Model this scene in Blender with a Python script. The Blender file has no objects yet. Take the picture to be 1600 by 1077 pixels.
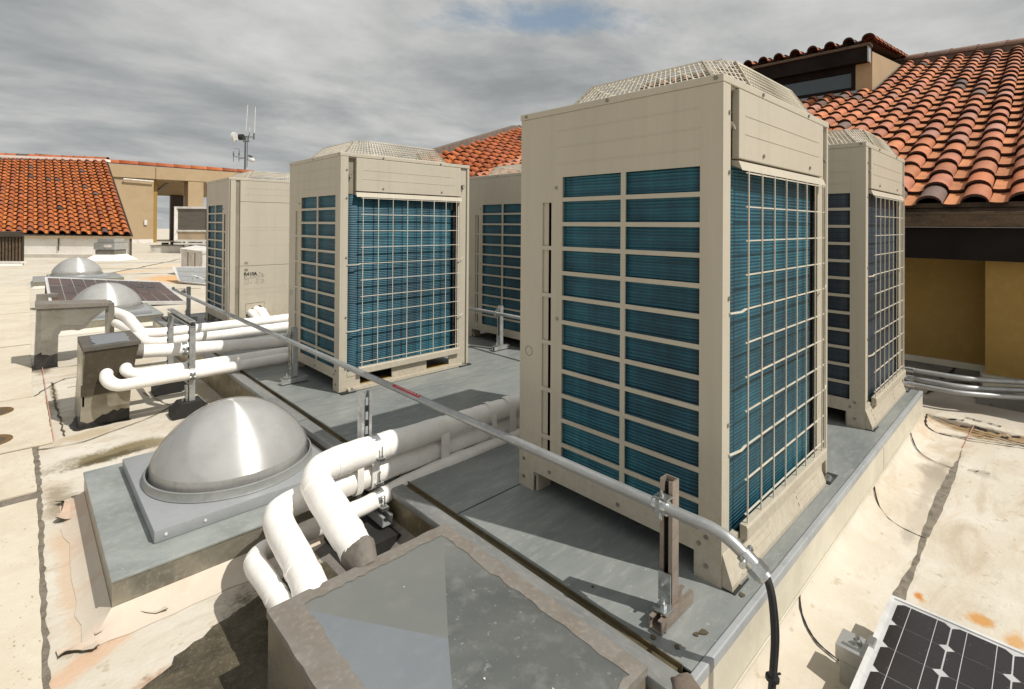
import bpy, bmesh, math, random
from mathutils import Vector, Matrix
random.seed(7)
S = bpy.context.scene
COL = S.collection
R = math.radians
ZR = -0.25                                   # level of the roof membrane; the equipment platform top is z = 0

# ------------------------------------------------------------------ materials
MATS = {}
class NT:
    def __init__(self, tree): self.t = tree; self.n = tree.nodes; self.l = tree.links
    def new(self, typ, **kw):
        n = self.n.new(typ)
        for k, v in kw.items():
            if k.startswith('i_'):
                key = k[2:]; key = int(key) if key.isdigit() else key.replace('_', ' ')
                n.inputs[key].default_value = v
            else: setattr(n, k, v)
        return n
    def link(self, a, b): self.l.new(a, b)
    def mix(self, fac, a, b, blend='MIX'):
        m = self.n.new('ShaderNodeMix'); m.data_type = 'RGBA'; m.blend_type = blend; m.clamp_factor = True
        for sock, v in ((m.inputs[0], fac), (m.inputs[6], a), (m.inputs[7], b)):
            if isinstance(v, bpy.types.NodeSocket): self.l.new(v, sock)
            else: sock.default_value = v if not isinstance(v, tuple) else (*v[:3], 1)
        return m.outputs[2]
    def math(self, op, a, b=0.5, c=None):
        m = self.n.new('ShaderNodeMath'); m.operation = op
        for i, v in enumerate((a, b) if c is None else (a, b, c)):
            if isinstance(v, bpy.types.NodeSocket): self.l.new(v, m.inputs[i])
            else: m.inputs[i].default_value = v
        return m.outputs[0]
    def ramp(self, fac, stops):
        r = self.n.new('ShaderNodeValToRGB'); e = r.color_ramp.elements
        while len(e) < len(stops): e.new(0.5)
        for el, (p, c) in zip(e, stops):
            el.position = p; el.color = (*c, 1) if len(c) == 3 else c
        self.l.new(fac, r.inputs[0]); return r.outputs[0]
    def noise(self, vec, scale, detail=4, rough=0.6, dist=0.0):
        n = self.n.new('ShaderNodeTexNoise'); n.inputs['Scale'].default_value = scale; n.inputs['Detail'].default_value = detail
        n.inputs['Roughness'].default_value = rough; n.inputs['Distortion'].default_value = dist
        if vec is not None: self.l.new(vec, n.inputs['Vector'])
        return n.outputs[0]
    def remap(self, v, a, b, c=0.0, d=1.0):
        m = self.n.new('ShaderNodeMapRange'); self.l.new(v, m.inputs[0])
        for i, x in enumerate((a, b, c, d)): m.inputs[i + 1].default_value = x
        return m.outputs[0]
    def scalevec(self, v, s):
        m = self.n.new('ShaderNodeVectorMath'); m.operation = 'MULTIPLY'; self.l.new(v, m.inputs[0]); m.inputs[1].default_value = s
        return m.outputs[0]

def base_mat(name):
    m = bpy.data.materials.new(name); m.use_nodes = True
    t = NT(m.node_tree); t.n.clear()
    out = t.new('ShaderNodeOutputMaterial'); p = t.new('ShaderNodeBsdfPrincipled')
    t.link(p.outputs[0], out.inputs[0]); MATS[name] = m
    return m, t, p

def pm(name, col, rough=0.5, metal=0.0, dark=None, light=None, vscale=5.0, lo=0.42, hi=0.7, stretch=(1, 1, 1), bump=0.0, bscale=60.0, spec=0.5, rvar=0.12, speck=None, world=False, k=.82):
    """painted / weathered surface: base colour broken by a large and a fine noise, roughness varies, light bump"""
    m, t, p = base_mat(name)
    sc_ = lambda c: tuple(x * k for x in c) if c else c
    col, dark, light, speck = sc_(col), sc_(dark), sc_(light), sc_(speck)
    if world: co = t.new('ShaderNodeNewGeometry').outputs['Position']
    else: co = t.new('ShaderNodeTexCoord').outputs['Object']
    cs = t.scalevec(co, stretch)
    dark = dark or tuple(c * 0.72 for c in col); light = light or tuple(min(1, c * 1.12) for c in col)
    n1 = t.noise(cs, vscale, 6, 0.62, 0.4); n2 = t.noise(cs, vscale * 9, 4, 0.6)
    c = t.mix(t.remap(n1, lo, hi), col, dark)
    c = t.mix(t.math('MULTIPLY', t.remap(n2, 0.5, 0.75), 0.55), c, light)
    if speck:
        n3 = t.noise(co, vscale * 30, 2, 0.5)
        c = t.mix(t.math('MULTIPLY', t.remap(n3, 0.66, 0.72), 0.75), c, speck)
    t.link(c, p.inputs['Base Color'])
    t.link(t.remap(n1, 0.3, 0.7, max(0.03, rough - rvar), min(1, rough + rvar)), p.inputs['Roughness'])
    p.inputs['Metallic'].default_value = metal; p.inputs['Specular IOR Level'].default_value = spec
    if bump:
        b = t.new('ShaderNodeBump', i_Strength=bump, i_Distance=0.01); t.link(t.noise(co, bscale, 4, 0.6), b.inputs['Height'])
        t.link(b.outputs[0], p.inputs['Normal'])
    return m

def make_materials():
    def grimy(name, col):
        m, t, p = base_mat(name)
        co = t.new('ShaderNodeTexCoord').outputs['Object']; sep = t.new('ShaderNodeSeparateXYZ'); t.link(co, sep.inputs[0])
        n1 = t.noise(t.scalevec(co, (1, 1, .3)), 2.6, 6, .62, .4); st = t.noise(t.scalevec(co, (22, 22, .7)), 1.0, 5, .6); n2 = t.noise(co, 38, 4, .6); n3 = t.noise(co, 120, 2, .5)
        c = t.mix(t.remap(n1, .4, .7), col, tuple(x * .9 for x in col))
        c = t.mix(t.math('MULTIPLY', t.remap(st, .50, .78), .30), c, (.34, .295, .215))
        low = t.remap(sep.outputs[2], .55, .0); c = t.mix(t.math('MULTIPLY', t.math('MULTIPLY', low, t.remap(n2, .38, .62)), .38), c, (.31, .25, .165))
        c = t.mix(t.math('MULTIPLY', t.remap(n3, .70, .75), .45), c, (.27, .22, .15))
        t.link(c, p.inputs['Base Color']); t.link(t.remap(n1, .3, .7, .36, .5), p.inputs['Roughness']); p.inputs['Specular IOR Level'].default_value = .3
        b = t.new('ShaderNodeBump', i_Strength=.12, i_Distance=.03); t.link(t.noise(co, 5, 3, .5), b.inputs['Height']); t.link(b.outputs[0], p.inputs['Normal'])
    grimy('unit_paint', (.465, .425, .345))
    pm('unit_paint_plain', (.565, .515, .42), .42, 0, dark=(.52, .465, .365), light=(.60, .55, .45), vscale=3, stretch=(1, 1, .35), bump=.025, bscale=35, spec=.3)
    pm('unit_inner', (.30, .265, .195), .6, 0, vscale=4)
    pm('unit_line', (.30, .27, .21), .6)
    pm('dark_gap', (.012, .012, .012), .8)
    pm('ochre_sill', (.42, .25, .05), .6)
    pm('wire_coat', (.74, .68, .56), .4)
    pm('screw_steel', (.33, .30, .24), .4, .6)
    pm('galv_deck', (.288, .305, .295), .42, .05, dark=(.185, .205, .202), light=(.40, .41, .39), vscale=2.2, lo=.4, hi=.68, stretch=(.45, 1.6, 1), bump=.06, bscale=25, speck=(.42, .43, .4), rvar=.14, world=True)
    pm('galv_strut', (.56, .57, .56), .4, .45, dark=(.3, .3, .29), vscale=14, bump=.03)
    pm('strut_brown', (.46, .39, .33), .42, .55, dark=(.27, .21, .17), vscale=9)
    pm('zinc_bright', (.68, .70, .70), .25, .9, dark=(.42, .43, .42), vscale=20)
    pm('conduit_steel', (.47, .48, .48), .42, .55, dark=(.33, .34, .34), light=(.6, .6, .6), vscale=12, stretch=(1, .4, 1), bump=.02)
    pm('edge_white', (.42, .44, .455), .45, .1, dark=(.32, .335, .34), vscale=5)
    pm('edge_grey', (.30, .305, .295), .42, .2, dark=(.2, .205, .2), light=(.42, .42, .41), vscale=5, stretch=(2, .6, 1))
    pm('bronze_trim', (.20, .165, .10), .42, .45, dark=(.09, .07, .035), light=(.36, .29, .15), vscale=7, stretch=(3, .5, 1), speck=(.05, .04, .03))
    pm('side_flashing', (.72, .68, .56), .38, .1, dark=(.60, .555, .44), vscale=3)
    pm('foil_flashing', (.43, .37, .25), .33, .55, dark=(.14, .11, .06), light=(.55, .48, .35), vscale=3.5)
    pm('white_wrap', (.80, .775, .735), .55, 0, dark=(.66, .62, .56), light=(.84, .82, .79), vscale=5, lo=.48, hi=.8, bump=.3, bscale=16, speck=(.5, .45, .38), k=1.05)
    pm('wrap_cut', (.20, .175, .15), .8, dark=(.1, .085, .07), vscale=10, bump=.2)
    pm('rubber', (.016, .015, .014), .75, dark=(.03, .028, .025), bump=.1)
    pm('tar', (.012, .011, .010), .45, dark=(.05, .045, .04), vscale=9, bump=.35, bscale=40)
    pm('black_cable', (.022, .021, .022), .45)
    pm('hood_tan', (.40, .37, .30), .3, .5, dark=(.20, .17, .11), light=(.45, .4, .3), vscale=3.2, bump=.06)
    pm('hood_dark', (.085, .068, .045), .42, .3, dark=(.05, .04, .027), light=(.14, .115, .08), vscale=3, bump=.08)
    pm('hood_sealant', (.225, .207, .182), .7, 0, dark=(.18, .15, .12), light=(.36, .32, .27), vscale=6, stretch=(1, 1, 1), bump=.25, bscale=18)
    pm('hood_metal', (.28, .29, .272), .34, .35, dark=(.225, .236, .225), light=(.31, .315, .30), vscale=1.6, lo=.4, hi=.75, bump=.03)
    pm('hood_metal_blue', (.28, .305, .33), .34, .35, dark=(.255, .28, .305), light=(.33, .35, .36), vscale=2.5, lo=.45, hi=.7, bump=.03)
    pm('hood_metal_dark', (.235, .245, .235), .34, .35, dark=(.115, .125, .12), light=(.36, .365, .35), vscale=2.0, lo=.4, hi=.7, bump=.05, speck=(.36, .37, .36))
    pm('hood_grey', (.30, .285, .25), .36, .45, dark=(.19, .175, .145), light=(.32, .3, .26), vscale=5, bump=.12)
    pm('hood_face', (.36, .345, .30), .33, .45, dark=(.23, .21, .17), light=(.35, .33, .28), vscale=5, bump=.1)
    pm('cap_dark', (.13, .115, .095), .6, .1, dark=(.09, .08, .065), vscale=6, bump=.15)
    pm('curb_metal', (.36, .385, .37), .45, .1, dark=(.24, .262, .25), light=(.44, .45, .41), vscale=3.2, lo=.4, hi=.65, bump=.05, speck=(.45, .45, .42))
    pm('curb_side', (.36, .335, .265), .34, .45, dark=(.19, .18, .145), light=(.5, .48, .4), vscale=5, bump=.05)
    pm('frame_grey', (.36, .375, .385), .42, .1, dark=(.32, .335, .345), vscale=4)
    pm('collar_grey', (.36, .37, .36), .38, .2, vscale=5)
    pm('membrane_white', (.69, .655, .58), .75, 0, dark=(.56, .50, .40), light=(.73, .70, .64), vscale=2.2, lo=.42, hi=.75, bump=.12, bscale=60, speck=(.42, .36, .27), world=True)
    pm('membrane_sheet', (.70, .63, .50), .85, 0, dark=(.60, .515, .39), light=(.76, .70, .59), vscale=2.2, lo=.42, hi=.7, bump=.2, bscale=90, speck=(.36, .28, .18), world=True)
    pm('membrane_pink', (.66, .575, .47), .8, 0, dark=(.62, .44, .32), light=(.72, .66, .56), vscale=2.6, bump=.15, bscale=60, world=True)
    pm('membrane_grey', (.24, .22, .20), .85, 0, dark=(.15, .135, .12), light=(.31, .29, .26), vscale=4, bump=.2, bscale=80, speck=(.1, .09, .08), world=True)
    pm('grit_grey', (.24, .205, .16), .9, 0, dark=(.11, .095, .07), light=(.4, .36, .3), vscale=20, bump=.5, bscale=160, world=True)
    pm('wet_grit', (.105, .085, .05), .8, 0, dark=(.045, .037, .022), light=(.19, .16, .11), vscale=5, lo=.4, hi=.62, bump=.5, bscale=140, speck=(.3, .27, .2), world=True)
    pm('chalk_red', (.62, .30, .24), .9, vscale=40)
    pm('crack_black', (.02, .017, .014), .9)
    pm('crack_brown', (.11, .085, .05), .9, vscale=20)
    pm('wall_white', (.80, .77, .72), .8, 0, dark=(.68, .64, .57), vscale=1.2, bump=.08, bscale=14, speck=(.5, .44, .36), k=1)
    pm('stucco_tan', (.47, .35, .21), .85, 0, dark=(.43, .315, .185), light=(.5, .38, .235), vscale=1.2, bump=.15, bscale=45)
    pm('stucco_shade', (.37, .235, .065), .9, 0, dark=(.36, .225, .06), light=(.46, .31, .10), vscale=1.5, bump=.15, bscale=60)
    pm('fascia_dark', (.016, .012, .010), .75, 0, vscale=3, spec=.15)
    pm('gutter_rust', (.13, .085, .05), .55, .3, dark=(.05, .032, .022), light=(.24, .17, .09), vscale=5, stretch=(1, 1, 3))
    pm('mortar_grey', (.19, .15, .12), .9, 0, dark=(.11, .08, .06), vscale=5, bump=.3)
    pm('underlay', (.045, .025, .016), .9)
    pm('tile_edge_shadow', (.060, .026, .018), .85, vscale=8)  # dark lip colour stands in for the shadow line under each tile
    pm('louvre_brown', (.075, .058, .045), .5, .2)
    pm('alu', (.62, .62, .60), .35, .6, dark=(.5, .5, .48), vscale=8)
    pm('alu_white', (.80, .79, .77), .4, .1)
    pm('cell_line', (.62, .62, .62), .4)
    pm('white_paint', (.80, .77, .72), .55, 0, vscale=3)
    pm('tan_panel', (.50, .39, .26), .6, 0, vscale=1.5)
    pm('coil_grey', (.17, .15, .125), .6, .2, dark=(.12, .105, .085), vscale=2, stretch=(1, 1, 8))
    pm('red_tape', (.55, .015, .025), .45)
    pm('mark_white', (.8, .75, .72), .5)
    pm('mark_grey', (.33, .31, .26), .6)
    pm('ink_black', (.02, .02, .02), .5)
    pm('mast_grey', (.13, .15, .15), .5, .3)
    pm('mast_white', (.72, .72, .7), .5)
    pm('drain_rust', (.20, .115, .04), .8, dark=(.09, .05, .02), vscale=10, bump=.2)
    pm('rust_mark', (.65, .33, .07), .8)
    # tiles: colour comes from the per-tile colour attribute, broken by noise
    for nm, sc in (('tiles', 1.0),):
        m, t, p = base_mat(nm)
        a = t.new('ShaderNodeVertexColor', layer_name='Col').outputs[0]
        pos = t.new('ShaderNodeNewGeometry').outputs['Position']
        n = t.noise(pos, 6, 6, .65); n2 = t.noise(pos, 40, 3, .6)
        c = t.mix(t.math('MULTIPLY', t.remap(n, .45, .75), .45), a, (.12, .06, .04))
        c = t.mix(t.math('MULTIPLY', t.remap(n2, .52, .75), .3), c, (.5, .3, .19)); c = t.mix(.16, c, (0, 0, 0))
        t.link(c, p.inputs['Base Color']); p.inputs['Roughness'].default_value = .7; p.inputs['Specular IOR Level'].default_value = .3
        b = t.new('ShaderNodeBump', i_Strength=.25, i_Distance=.01); t.link(n2, b.inputs['Height']); t.link(b.outputs[0], p.inputs['Normal'])
    # finned coil: fine horizontal fins, tube rows, faint vertical bands, dents
    m, t, p = base_mat('coil')
    co = t.new('ShaderNodeTexCoord').outputs['Object']; sep = t.new('ShaderNodeSeparateXYZ'); t.link(co, sep.inputs[0])
    wob = t.math('MULTIPLY', t.math('SUBTRACT', t.noise(t.scalevec(co, (3, 3, 12)), 1.2, 3), .5), .012)
    z = t.math('ADD', sep.outputs[2], wob)
    f = t.math('ADD', t.math('MULTIPLY', t.math('SINE', t.math('MULTIPLY', z, 2 * math.pi / .0125)), .5), .5)
    f2 = t.math('ADD', t.math('MULTIPLY', t.math('SINE', t.math('MULTIPLY', z, 2 * math.pi / .0335)), .5), .5)
    nb = t.noise(t.scalevec(co, (1.2, 1.2, 60)), 1.6, 3); nl = t.noise(co, 2.4, 4, .6)
    band = t.noise(t.scalevec(co, (14, 14, .15)), 1.6, 2)
    fac = t.math('ADD', t.math('MULTIPLY', f, .24), t.math('MULTIPLY', nb, .24))
    fac = t.math('ADD', fac, .37)
    fac = t.math('ADD', fac, t.math('MULTIPLY', t.math('SUBTRACT', nl, .5), 1.05))
    fac = t.math('ADD', fac, t.math('MULTIPLY', t.math('SUBTRACT', band, .5), .6))
    fac = t.math('SUBTRACT', fac, t.math('MULTIPLY', f2, .09))
    ln = t.math('SINE', t.math('MULTIPLY', sep.outputs[0], 2 * math.pi / .119)); fac = t.math('SUBTRACT', fac, t.math('MULTIPLY', t.remap(ln, .88, .99), .22))
    c = t.ramp(fac, [(.10, (.003, .012, .017)), (.5, (.005, .056, .088)), (.85, (.014, .125, .170)), (1., (.05, .20, .24))])
    sp = t.noise(t.scalevec(co, (26, 26, 9)), 1.0, 2); c = t.mix(t.math('MULTIPLY', t.remap(sp, .79, .83), .5), c, (.3, .4, .42))
    t.link(c, p.inputs['Base Color']); p.inputs['Roughness'].default_value = .5; p.inputs['Metallic'].default_value = .15
    md = m.copy(); md.name = 'coil_muted'; MATS['coil_muted'] = md  # darker, greyer copy of the coil colours
    for nd in md.node_tree.nodes:
        if nd.type == 'VALTORGB':
            for e_, c_ in zip(nd.color_ramp.elements, ((.006, .007, .009), (.022, .034, .05), (.05, .075, .10), (.1, .13, .16))): e_.color = (*c_, 1)
    b = t.new('ShaderNodeBump', i_Strength=.5, i_Distance=.006); t.link(f, b.inputs['Height']); t.link(b.outputs[0], p.inputs['Normal'])
    # spun metal under the clear dome: circular brushing gives the long radial highlight
    m, t, p = base_mat('dome_metal')
    co = t.new('ShaderNodeTexCoord').outputs['Object']
    n = t.noise(t.scalevec(co, (3, 3, 3)), 2.2, 5, .65); n2 = t.noise(co, 30, 3)
    c = t.mix(t.remap(n, .42, .68), (.70, .70, .695), (.60, .597, .59)); c = t.mix(t.math('MULTIPLY', t.remap(n2, .55, .75), .25), c, (.78, .77, .75))
    t.link(c, p.inputs['Base Color']); p.inputs['Metallic'].default_value = .72
    t.link(t.remap(n, .3, .7, .40, .48), p.inputs['Roughness'])
    p.inputs['Anisotropic'].default_value = .9; p.inputs['Anisotropic Rotation'].default_value = .25
    tg = t.new('ShaderNodeTangent', direction_type='RADIAL', axis='Z'); t.link(tg.outputs[0], p.inputs['Tangent'])
    m, t, p = base_mat('dome_rim')
    co = t.new('ShaderNodeTexCoord').outputs['Object']
    n = t.noise(t.scalevec(co, (10, 10, 4)), 3, 5, .7)
    t.link(t.mix(t.remap(n, .4, .7), (.56, .555, .54), (.42, .415, .40)), p.inputs['Base Color']); p.inputs['Roughness'].default_value = .3; p.inputs['Metallic'].default_value = .5
    # clear acrylic shell of the dome: mostly transparent with a glossy film
    m, t, p = base_mat('acrylic'); t.n.remove(p)
    out = [n for n in t.n if n.type == 'OUTPUT_MATERIAL'][0]
    g = t.new('ShaderNodeBsdfGlossy', i_Roughness=.08); tr = t.new('ShaderNodeBsdfTransparent', i_Color=(.95, .95, .94, 1)); d = t.new('ShaderNodeBsdfDiffuse', i_Color=(.7, .69, .68, 1))
    fr = t.new('ShaderNodeFresnel', i_IOR=1.3); mx = t.new('ShaderNodeMixShader'); mx2 = t.new('ShaderNodeMixShader'); mx2.inputs[0].default_value = .16
    t.link(tr.outputs[0], mx2.inputs[1]); t.link(d.outputs[0], mx2.inputs[2])
    t.link(t.math('MULTIPLY', fr.outputs[0], .6), mx.inputs[0]); t.link(mx2.outputs[0], mx.inputs[1]); t.link(g.outputs[0], mx.inputs[2]); t.link(mx.outputs[0], out.inputs[0])
    # photovoltaic cell glass
    for nm, a, b_ in (('cell', (.012, .010, .011), (.028, .023, .022)), ('cell_far', (.035, .022, .017), (.085, .042, .028))):
        m, t, p = base_mat(nm)
        co = t.new('ShaderNodeTexCoord').outputs['Object']; n = t.noise(co, 1.5, 3); n2 = t.noise(co, 90, 2)
        c = t.mix(t.remap(n, .35, .65), a, b_); c = t.mix(t.math('MULTIPLY', t.remap(n2, .68, .74), .3), c, (.25, .2, .18))
        t.link(c, p.inputs['Base Color']); p.inputs['Roughness'].default_value = .16 if nm == 'cell' else .22; p.inputs['Specular IOR Level'].default_value = .35
    m, t, p = base_mat('window_glass')
    co = t.new('ShaderNodeTexCoord').outputs['Object']; n = t.noise(co, 1.4, 4)
    t.link(t.mix(n, (.02, .035, .045), (.05, .075, .085)), p.inputs['Base Color']); p.inputs['Roughness'].default_value = .06; p.inputs['Specular IOR Level'].default_value = .9
    # roof membrane with weather stains at real spots on the roof
    m, t, p = base_mat('roof_membrane')
    pos = t.new('ShaderNodeNewGeometry').outputs['Position']
    n1 = t.noise(pos, .9, 7, .62, .6); n2 = t.noise(pos, 5.5, 6, .65, .3); n3 = t.noise(pos, 60, 3, .6); n4 = t.noise(pos, 26, 2, .5)
    c = t.mix(t.remap(n1, .38, .66), (.555, .515, .44), (.48, .42, .33))
    c = t.mix(t.math('MULTIPLY', t.remap(n2, .48, .72), .6), c, (.61, .58, .525))
    c = t.mix(t.math('MULTIPLY', t.remap(n4, .66, .72), .5), c, (.33, .27, .18))
    n5 = t.noise(t.scalevec(pos, (1.0, 3.2, 1)), 1.7, 7, .66, .8); c = t.mix(t.math('MULTIPLY', t.remap(n5, .53, .70), .62), c, (.36, .285, .19))
    n6 = t.noise(t.scalevec(pos, (.7, 1.6, 1)), 3.1, 6, .7, 1.2); c = t.mix(t.math('MULTIPLY', t.remap(n6, .57, .69), .45), c, (.46, .31, .19))
    def stain(c, cx, cy, rx, ry, rot, col, k, soft=.55):
        v = t.new('ShaderNodeMapping', vector_type='TEXTURE'); t.link(pos, v.inputs[0])
        v.inputs['Location'].default_value = (cx, cy, ZR); v.inputs['Rotation'].default_value = (0, 0, R(rot)); v.inputs['Scale'].default_value = (rx, ry, 1)
        ln = t.new('ShaderNodeVectorMath', operation='LENGTH'); t.link(v.outputs[0], ln.inputs[0])
        d = t.math('ADD', ln.outputs['Value'], t.math('MULTIPLY', t.math('SUBTRACT', n2, .5), 1.9))
        d = t.math('ADD', d, t.math('MULTIPLY', t.math('SUBTRACT', n3, .5), .7))
        return t.mix(t.math('MULTIPLY', t.remap(d, 1.0, 1.0 - soft), k), c, col)
    # long-run tone: warmer and browner to the left of the platform
    for s in ((-1.20, 3.28, .48, .13, 8, (.16, .125, .06), .92), (-1.15, 3.22, .36, .06, 8, (.07, .055, .028), .8),
              (-.98, .82, .72, .50, 12, (.11, .085, .045), 1.0), (-.95, .85, .55, .46, 12, (.045, .036, .022), 1.0), (-1.2, 1.22, .34, .05, 14, (.36, .2, .12), .6), (-.75, 1.15, .5, .35, 0, (.12, .1, .065), .85),
              (-1.5, 2.0, .06, .6, 0, (.52, .38, .26), .7), (-1.5, 1.42, .2, .05, 30, (.55, .33, .2), .6), (-1.5, 2.75, .09, .25, 0, (.25, .2, .14), .8),
              (-1.52, 4.6, .08, .3, 0, (.34, .28, .2), .8), (-1.44, 5.0, .03, .5, 0, (.2, .16, .11), .7), (-1.7, 4.66, .14, .16, 0, (.33, .27, .19), .9), (-1.7, 3.97, .12, .14, 0, (.33, .27, .19), .9),
              (-1.3, 3.75, .22, .1, 10, (.36, .28, .16), .6), (-.85, 3.0, .3, .5, 0, (.36, .3, .2), .7), (-.6, 2.2, .16, .8, 0, (.34, .28, .19), .8),
              (-.65, 3.3, .22, .5, 0, (.42, .36, .27), .7), (-.55, 4.2, .12, .7, 0, (.4, .33, .22), .6),
              (3.2, -.35, .16, .5, 5, (.25, .15, .055), .85), (3.32, -.3, .1, .4, 0, (.10, .07, .04), .8), (2.4, -.46, .1, .09, 0, (.34, .29, .22), .7), (2.2, -.3, .4, .06, 0, (.30, .26, .2), .75), (1.6, -.3, .4, .05, 0, (.4, .35, .29), .6),
              (.872, -.388, .045, .024, 20, (.46, .18, .02), .95), (.885, -.565, .045, .05, 0, (.48, .22, .04), .85), (.84, -.66, .075, .035, 0, (.5, .26, .07), .8), (1.9, -.29, .35, .05, 0, (.38, .33, .27), .75), (2.2, -.28, .16, .09, 0, (.30, .26, .21), .8), (1.3, -.29, .12, .03, 0, (.34, .3, .25), .7),
              (3.9, -.3, .5, 1.0, 0, (.42, .38, .34), .6), (4.8, 0, .5, .6, 0, (.36, .33, .31), .6),
              (1.3, 14.6, .9, 1.6, 0, (.62, .33, .10), .75), (0.3, 17.5, 2.2, .4, 25, (.62, .40, .2), .6), (2.5, 19, 2.4, .6, -40, (.66, .46, .26), .55), (-.2, 20, 1.8, .25, -40, (.50, .38, .22), .5),
              (-1.8, 8.5, .2, .9, 0, (.66, .5, .32), .6), (-1.5, 6.0, .09, .3, 0, (.16, .13, .09), .8)):
        c = stain(c, *s)
    t.link(c, p.inputs['Base Color']); p.inputs['Roughness'].default_value = .85; p.inputs['Specular IOR Level'].default_value = .25
    h = t.math('ADD', t.math('MULTIPLY', n2, .6), t.math('MULTIPLY', n3, .35))
    b = t.new('ShaderNodeBump', i_Strength=.5, i_Distance=.012); t.link(h, b.inputs['Height']); t.link(b.outputs[0], p.inputs['Normal'])
make_materials()

# ------------------------------------------------------------------ mesh helpers
def BM(): return bmesh.new()
def box(bm, x0, x1, y0, y1, z0, z1, bev=0.0, mi=0, M=None):
    vs = [bm.verts.new((x, y, z)) for z in (z0, z1) for y in (y0, y1) for x in (x0, x1)]
    fs = [bm.faces.new([vs[i] for i in q]) for q in ((0, 2, 3, 1), (4, 5, 7, 6), (0, 1, 5, 4), (2, 6, 7, 3), (0, 4, 6, 2), (1, 3, 7, 5))]
    for f in fs: f.material_index = mi
    if bev > 0:
        es = list({e for f in fs for e in f.edges})
        r = bmesh.ops.bevel(bm, geom=es, offset=bev, segments=2, affect='EDGES', profile=.5)
        vs = list({v for f in r['faces'] for v in f.verts} | {v for v in vs if v.is_valid})
        for f in r['faces']: f.material_index = mi
    if M is not None:
        for v in vs:
            if v.is_valid: v.co = M @ v.co
    return vs
def obox(bm, c, ux, uy, uz, mi=0):
    """box from a centre and three half-extent vectors"""
    c, ux, uy, uz = map(Vector, (c, ux, uy, uz))
    vs = [bm.verts.new(c + a * ux + b * uy + d * uz) for d in (-1, 1) for b in (-1, 1) for a in (-1, 1)]
    for q in ((0, 2, 3, 1), (4, 5, 7, 6), (0, 1, 5, 4), (2, 6, 7, 3), (0, 4, 6, 2), (1, 3, 7, 5)):
        bm.faces.new([vs[i] for i in q]).material_index = mi
def bar(bm, a, b, w, h=None, up=(0, 0, 1), mi=0):
    a, b = Vector(a), Vector(b); d = b - a; h = h or w
    s = d.cross(Vector(up))
    if s.length < 1e-6: s = d.cross(Vector((1, 0, 0)))
    s.normalize(); u = s.cross(d).normalized()
    obox(bm, (a + b) / 2, d / 2, s * w / 2, u * h / 2, mi)
def smooth_path(pts, n=6):
    """Catmull-Rom through the points"""
    P = [Vector(p) for p in pts]; out = []
    for i in range(len(P) - 1):
        p0 = P[max(i - 1, 0)]; p1 = P[i]; p2 = P[i + 1]; p3 = P[min(i + 2, len(P) - 1)]
        for k in range(n):
            t = k / n
            out.append(.5 * ((2 * p1) + (p2 - p0) * t + (2 * p0 - 5 * p1 + 4 * p2 - p3) * t * t + (3 * p1 - p0 - 3 * p2 + p3) * t ** 3))
    out.append(P[-1]); return out
def fillet_path(pts, rad, n=8):
    """polyline with rounded corners"""
    P = [Vector(p) for p in pts]; out = [P[0]]
    for i in range(1, len(P) - 1):
        a, b, c = P[i - 1], P[i], P[i + 1]
        r = min(rad, (a - b).length * .48, (c - b).length * .48)
        s = b + (a - b).normalized() * r; e = b + (c - b).normalized() * r
        for k in range(n + 1):
            t = k / n; out.append((1 - t) ** 2 * s + 2 * t * (1 - t) * b + t * t * e)
    out.append(P[-1]); return out
def resample(pts, step):
    out = [pts[0]]
    for a, b in zip(pts, pts[1:]):
        n = max(1, int((b - a).length / step))
        for k in range(1, n + 1): out.append(a.lerp(b, k / n))
    return out
def tube(bm, pts, rad, seg=14, mi=0, cap=True):
    pts = [Vector(p) for p in pts]; n = len(pts)
    rf = rad if callable(rad) else (lambda i, a: rad)
    t0 = (pts[1] - pts[0]).normalized(); nrm = t0.orthogonal().normalized(); rings = []
    for i, p in enumerate(pts):
        t = (pts[min(i + 1, n - 1)] - pts[max(i - 1, 0)]).normalized()
        nrm = (nrm - t * nrm.dot(t)).normalized(); b = t.cross(nrm)
        rings.append([bm.verts.new(p + (nrm * math.cos(a) + b * math.sin(a)) * rf(i, a)) for a in (2 * math.pi * k / seg for k in range(seg))])
    for r0, r1 in zip(rings, rings[1:]):
        for k in range(seg): bm.faces.new((r0[k], r0[(k + 1) % seg], r1[(k + 1) % seg], r1[k])).material_index = mi
    if cap:
        bm.faces.new(rings[0][::-1]).material_index = mi; bm.faces.new(rings[-1]).material_index = mi
def lathe(bm, prof, c=(0, 0), seg=64, mi=0):
    rings = []
    for r, z in prof:
        if r < 1e-5: rings.append([bm.verts.new((c[0], c[1], z))])
        else: rings.append([bm.verts.new((c[0] + r * math.cos(2 * math.pi * k / seg), c[1] + r * math.sin(2 * math.pi * k / seg), z)) for k in range(seg)])
    for a, b in zip(rings, rings[1:]):
        for k in range(seg):
            k2 = (k + 1) % seg
            vs = [a[k % len(a)], a[k2 % len(a)], b[k2 % len(b)], b[k % len(b)]]
            u = []
            for v in vs:
                if v not in u: u.append(v)
            if len(u) > 2: bm.faces.new(u).material_index = mi
def prism(bm, poly, d, mi=0):
    """polygon (3D points) extruded by the vector d"""
    d = Vector(d); a = [bm.verts.new(p) for p in poly]; b = [bm.verts.new(Vector(p) + d) for p in poly]; n = len(poly)
    fs = [bm.faces.new(a[::-1]), bm.faces.new(b)]
    for i in range(n): fs.append(bm.faces.new((a[i], a[(i + 1) % n], b[(i + 1) % n], b[i])))
    for f in fs: f.material_index = mi
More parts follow.
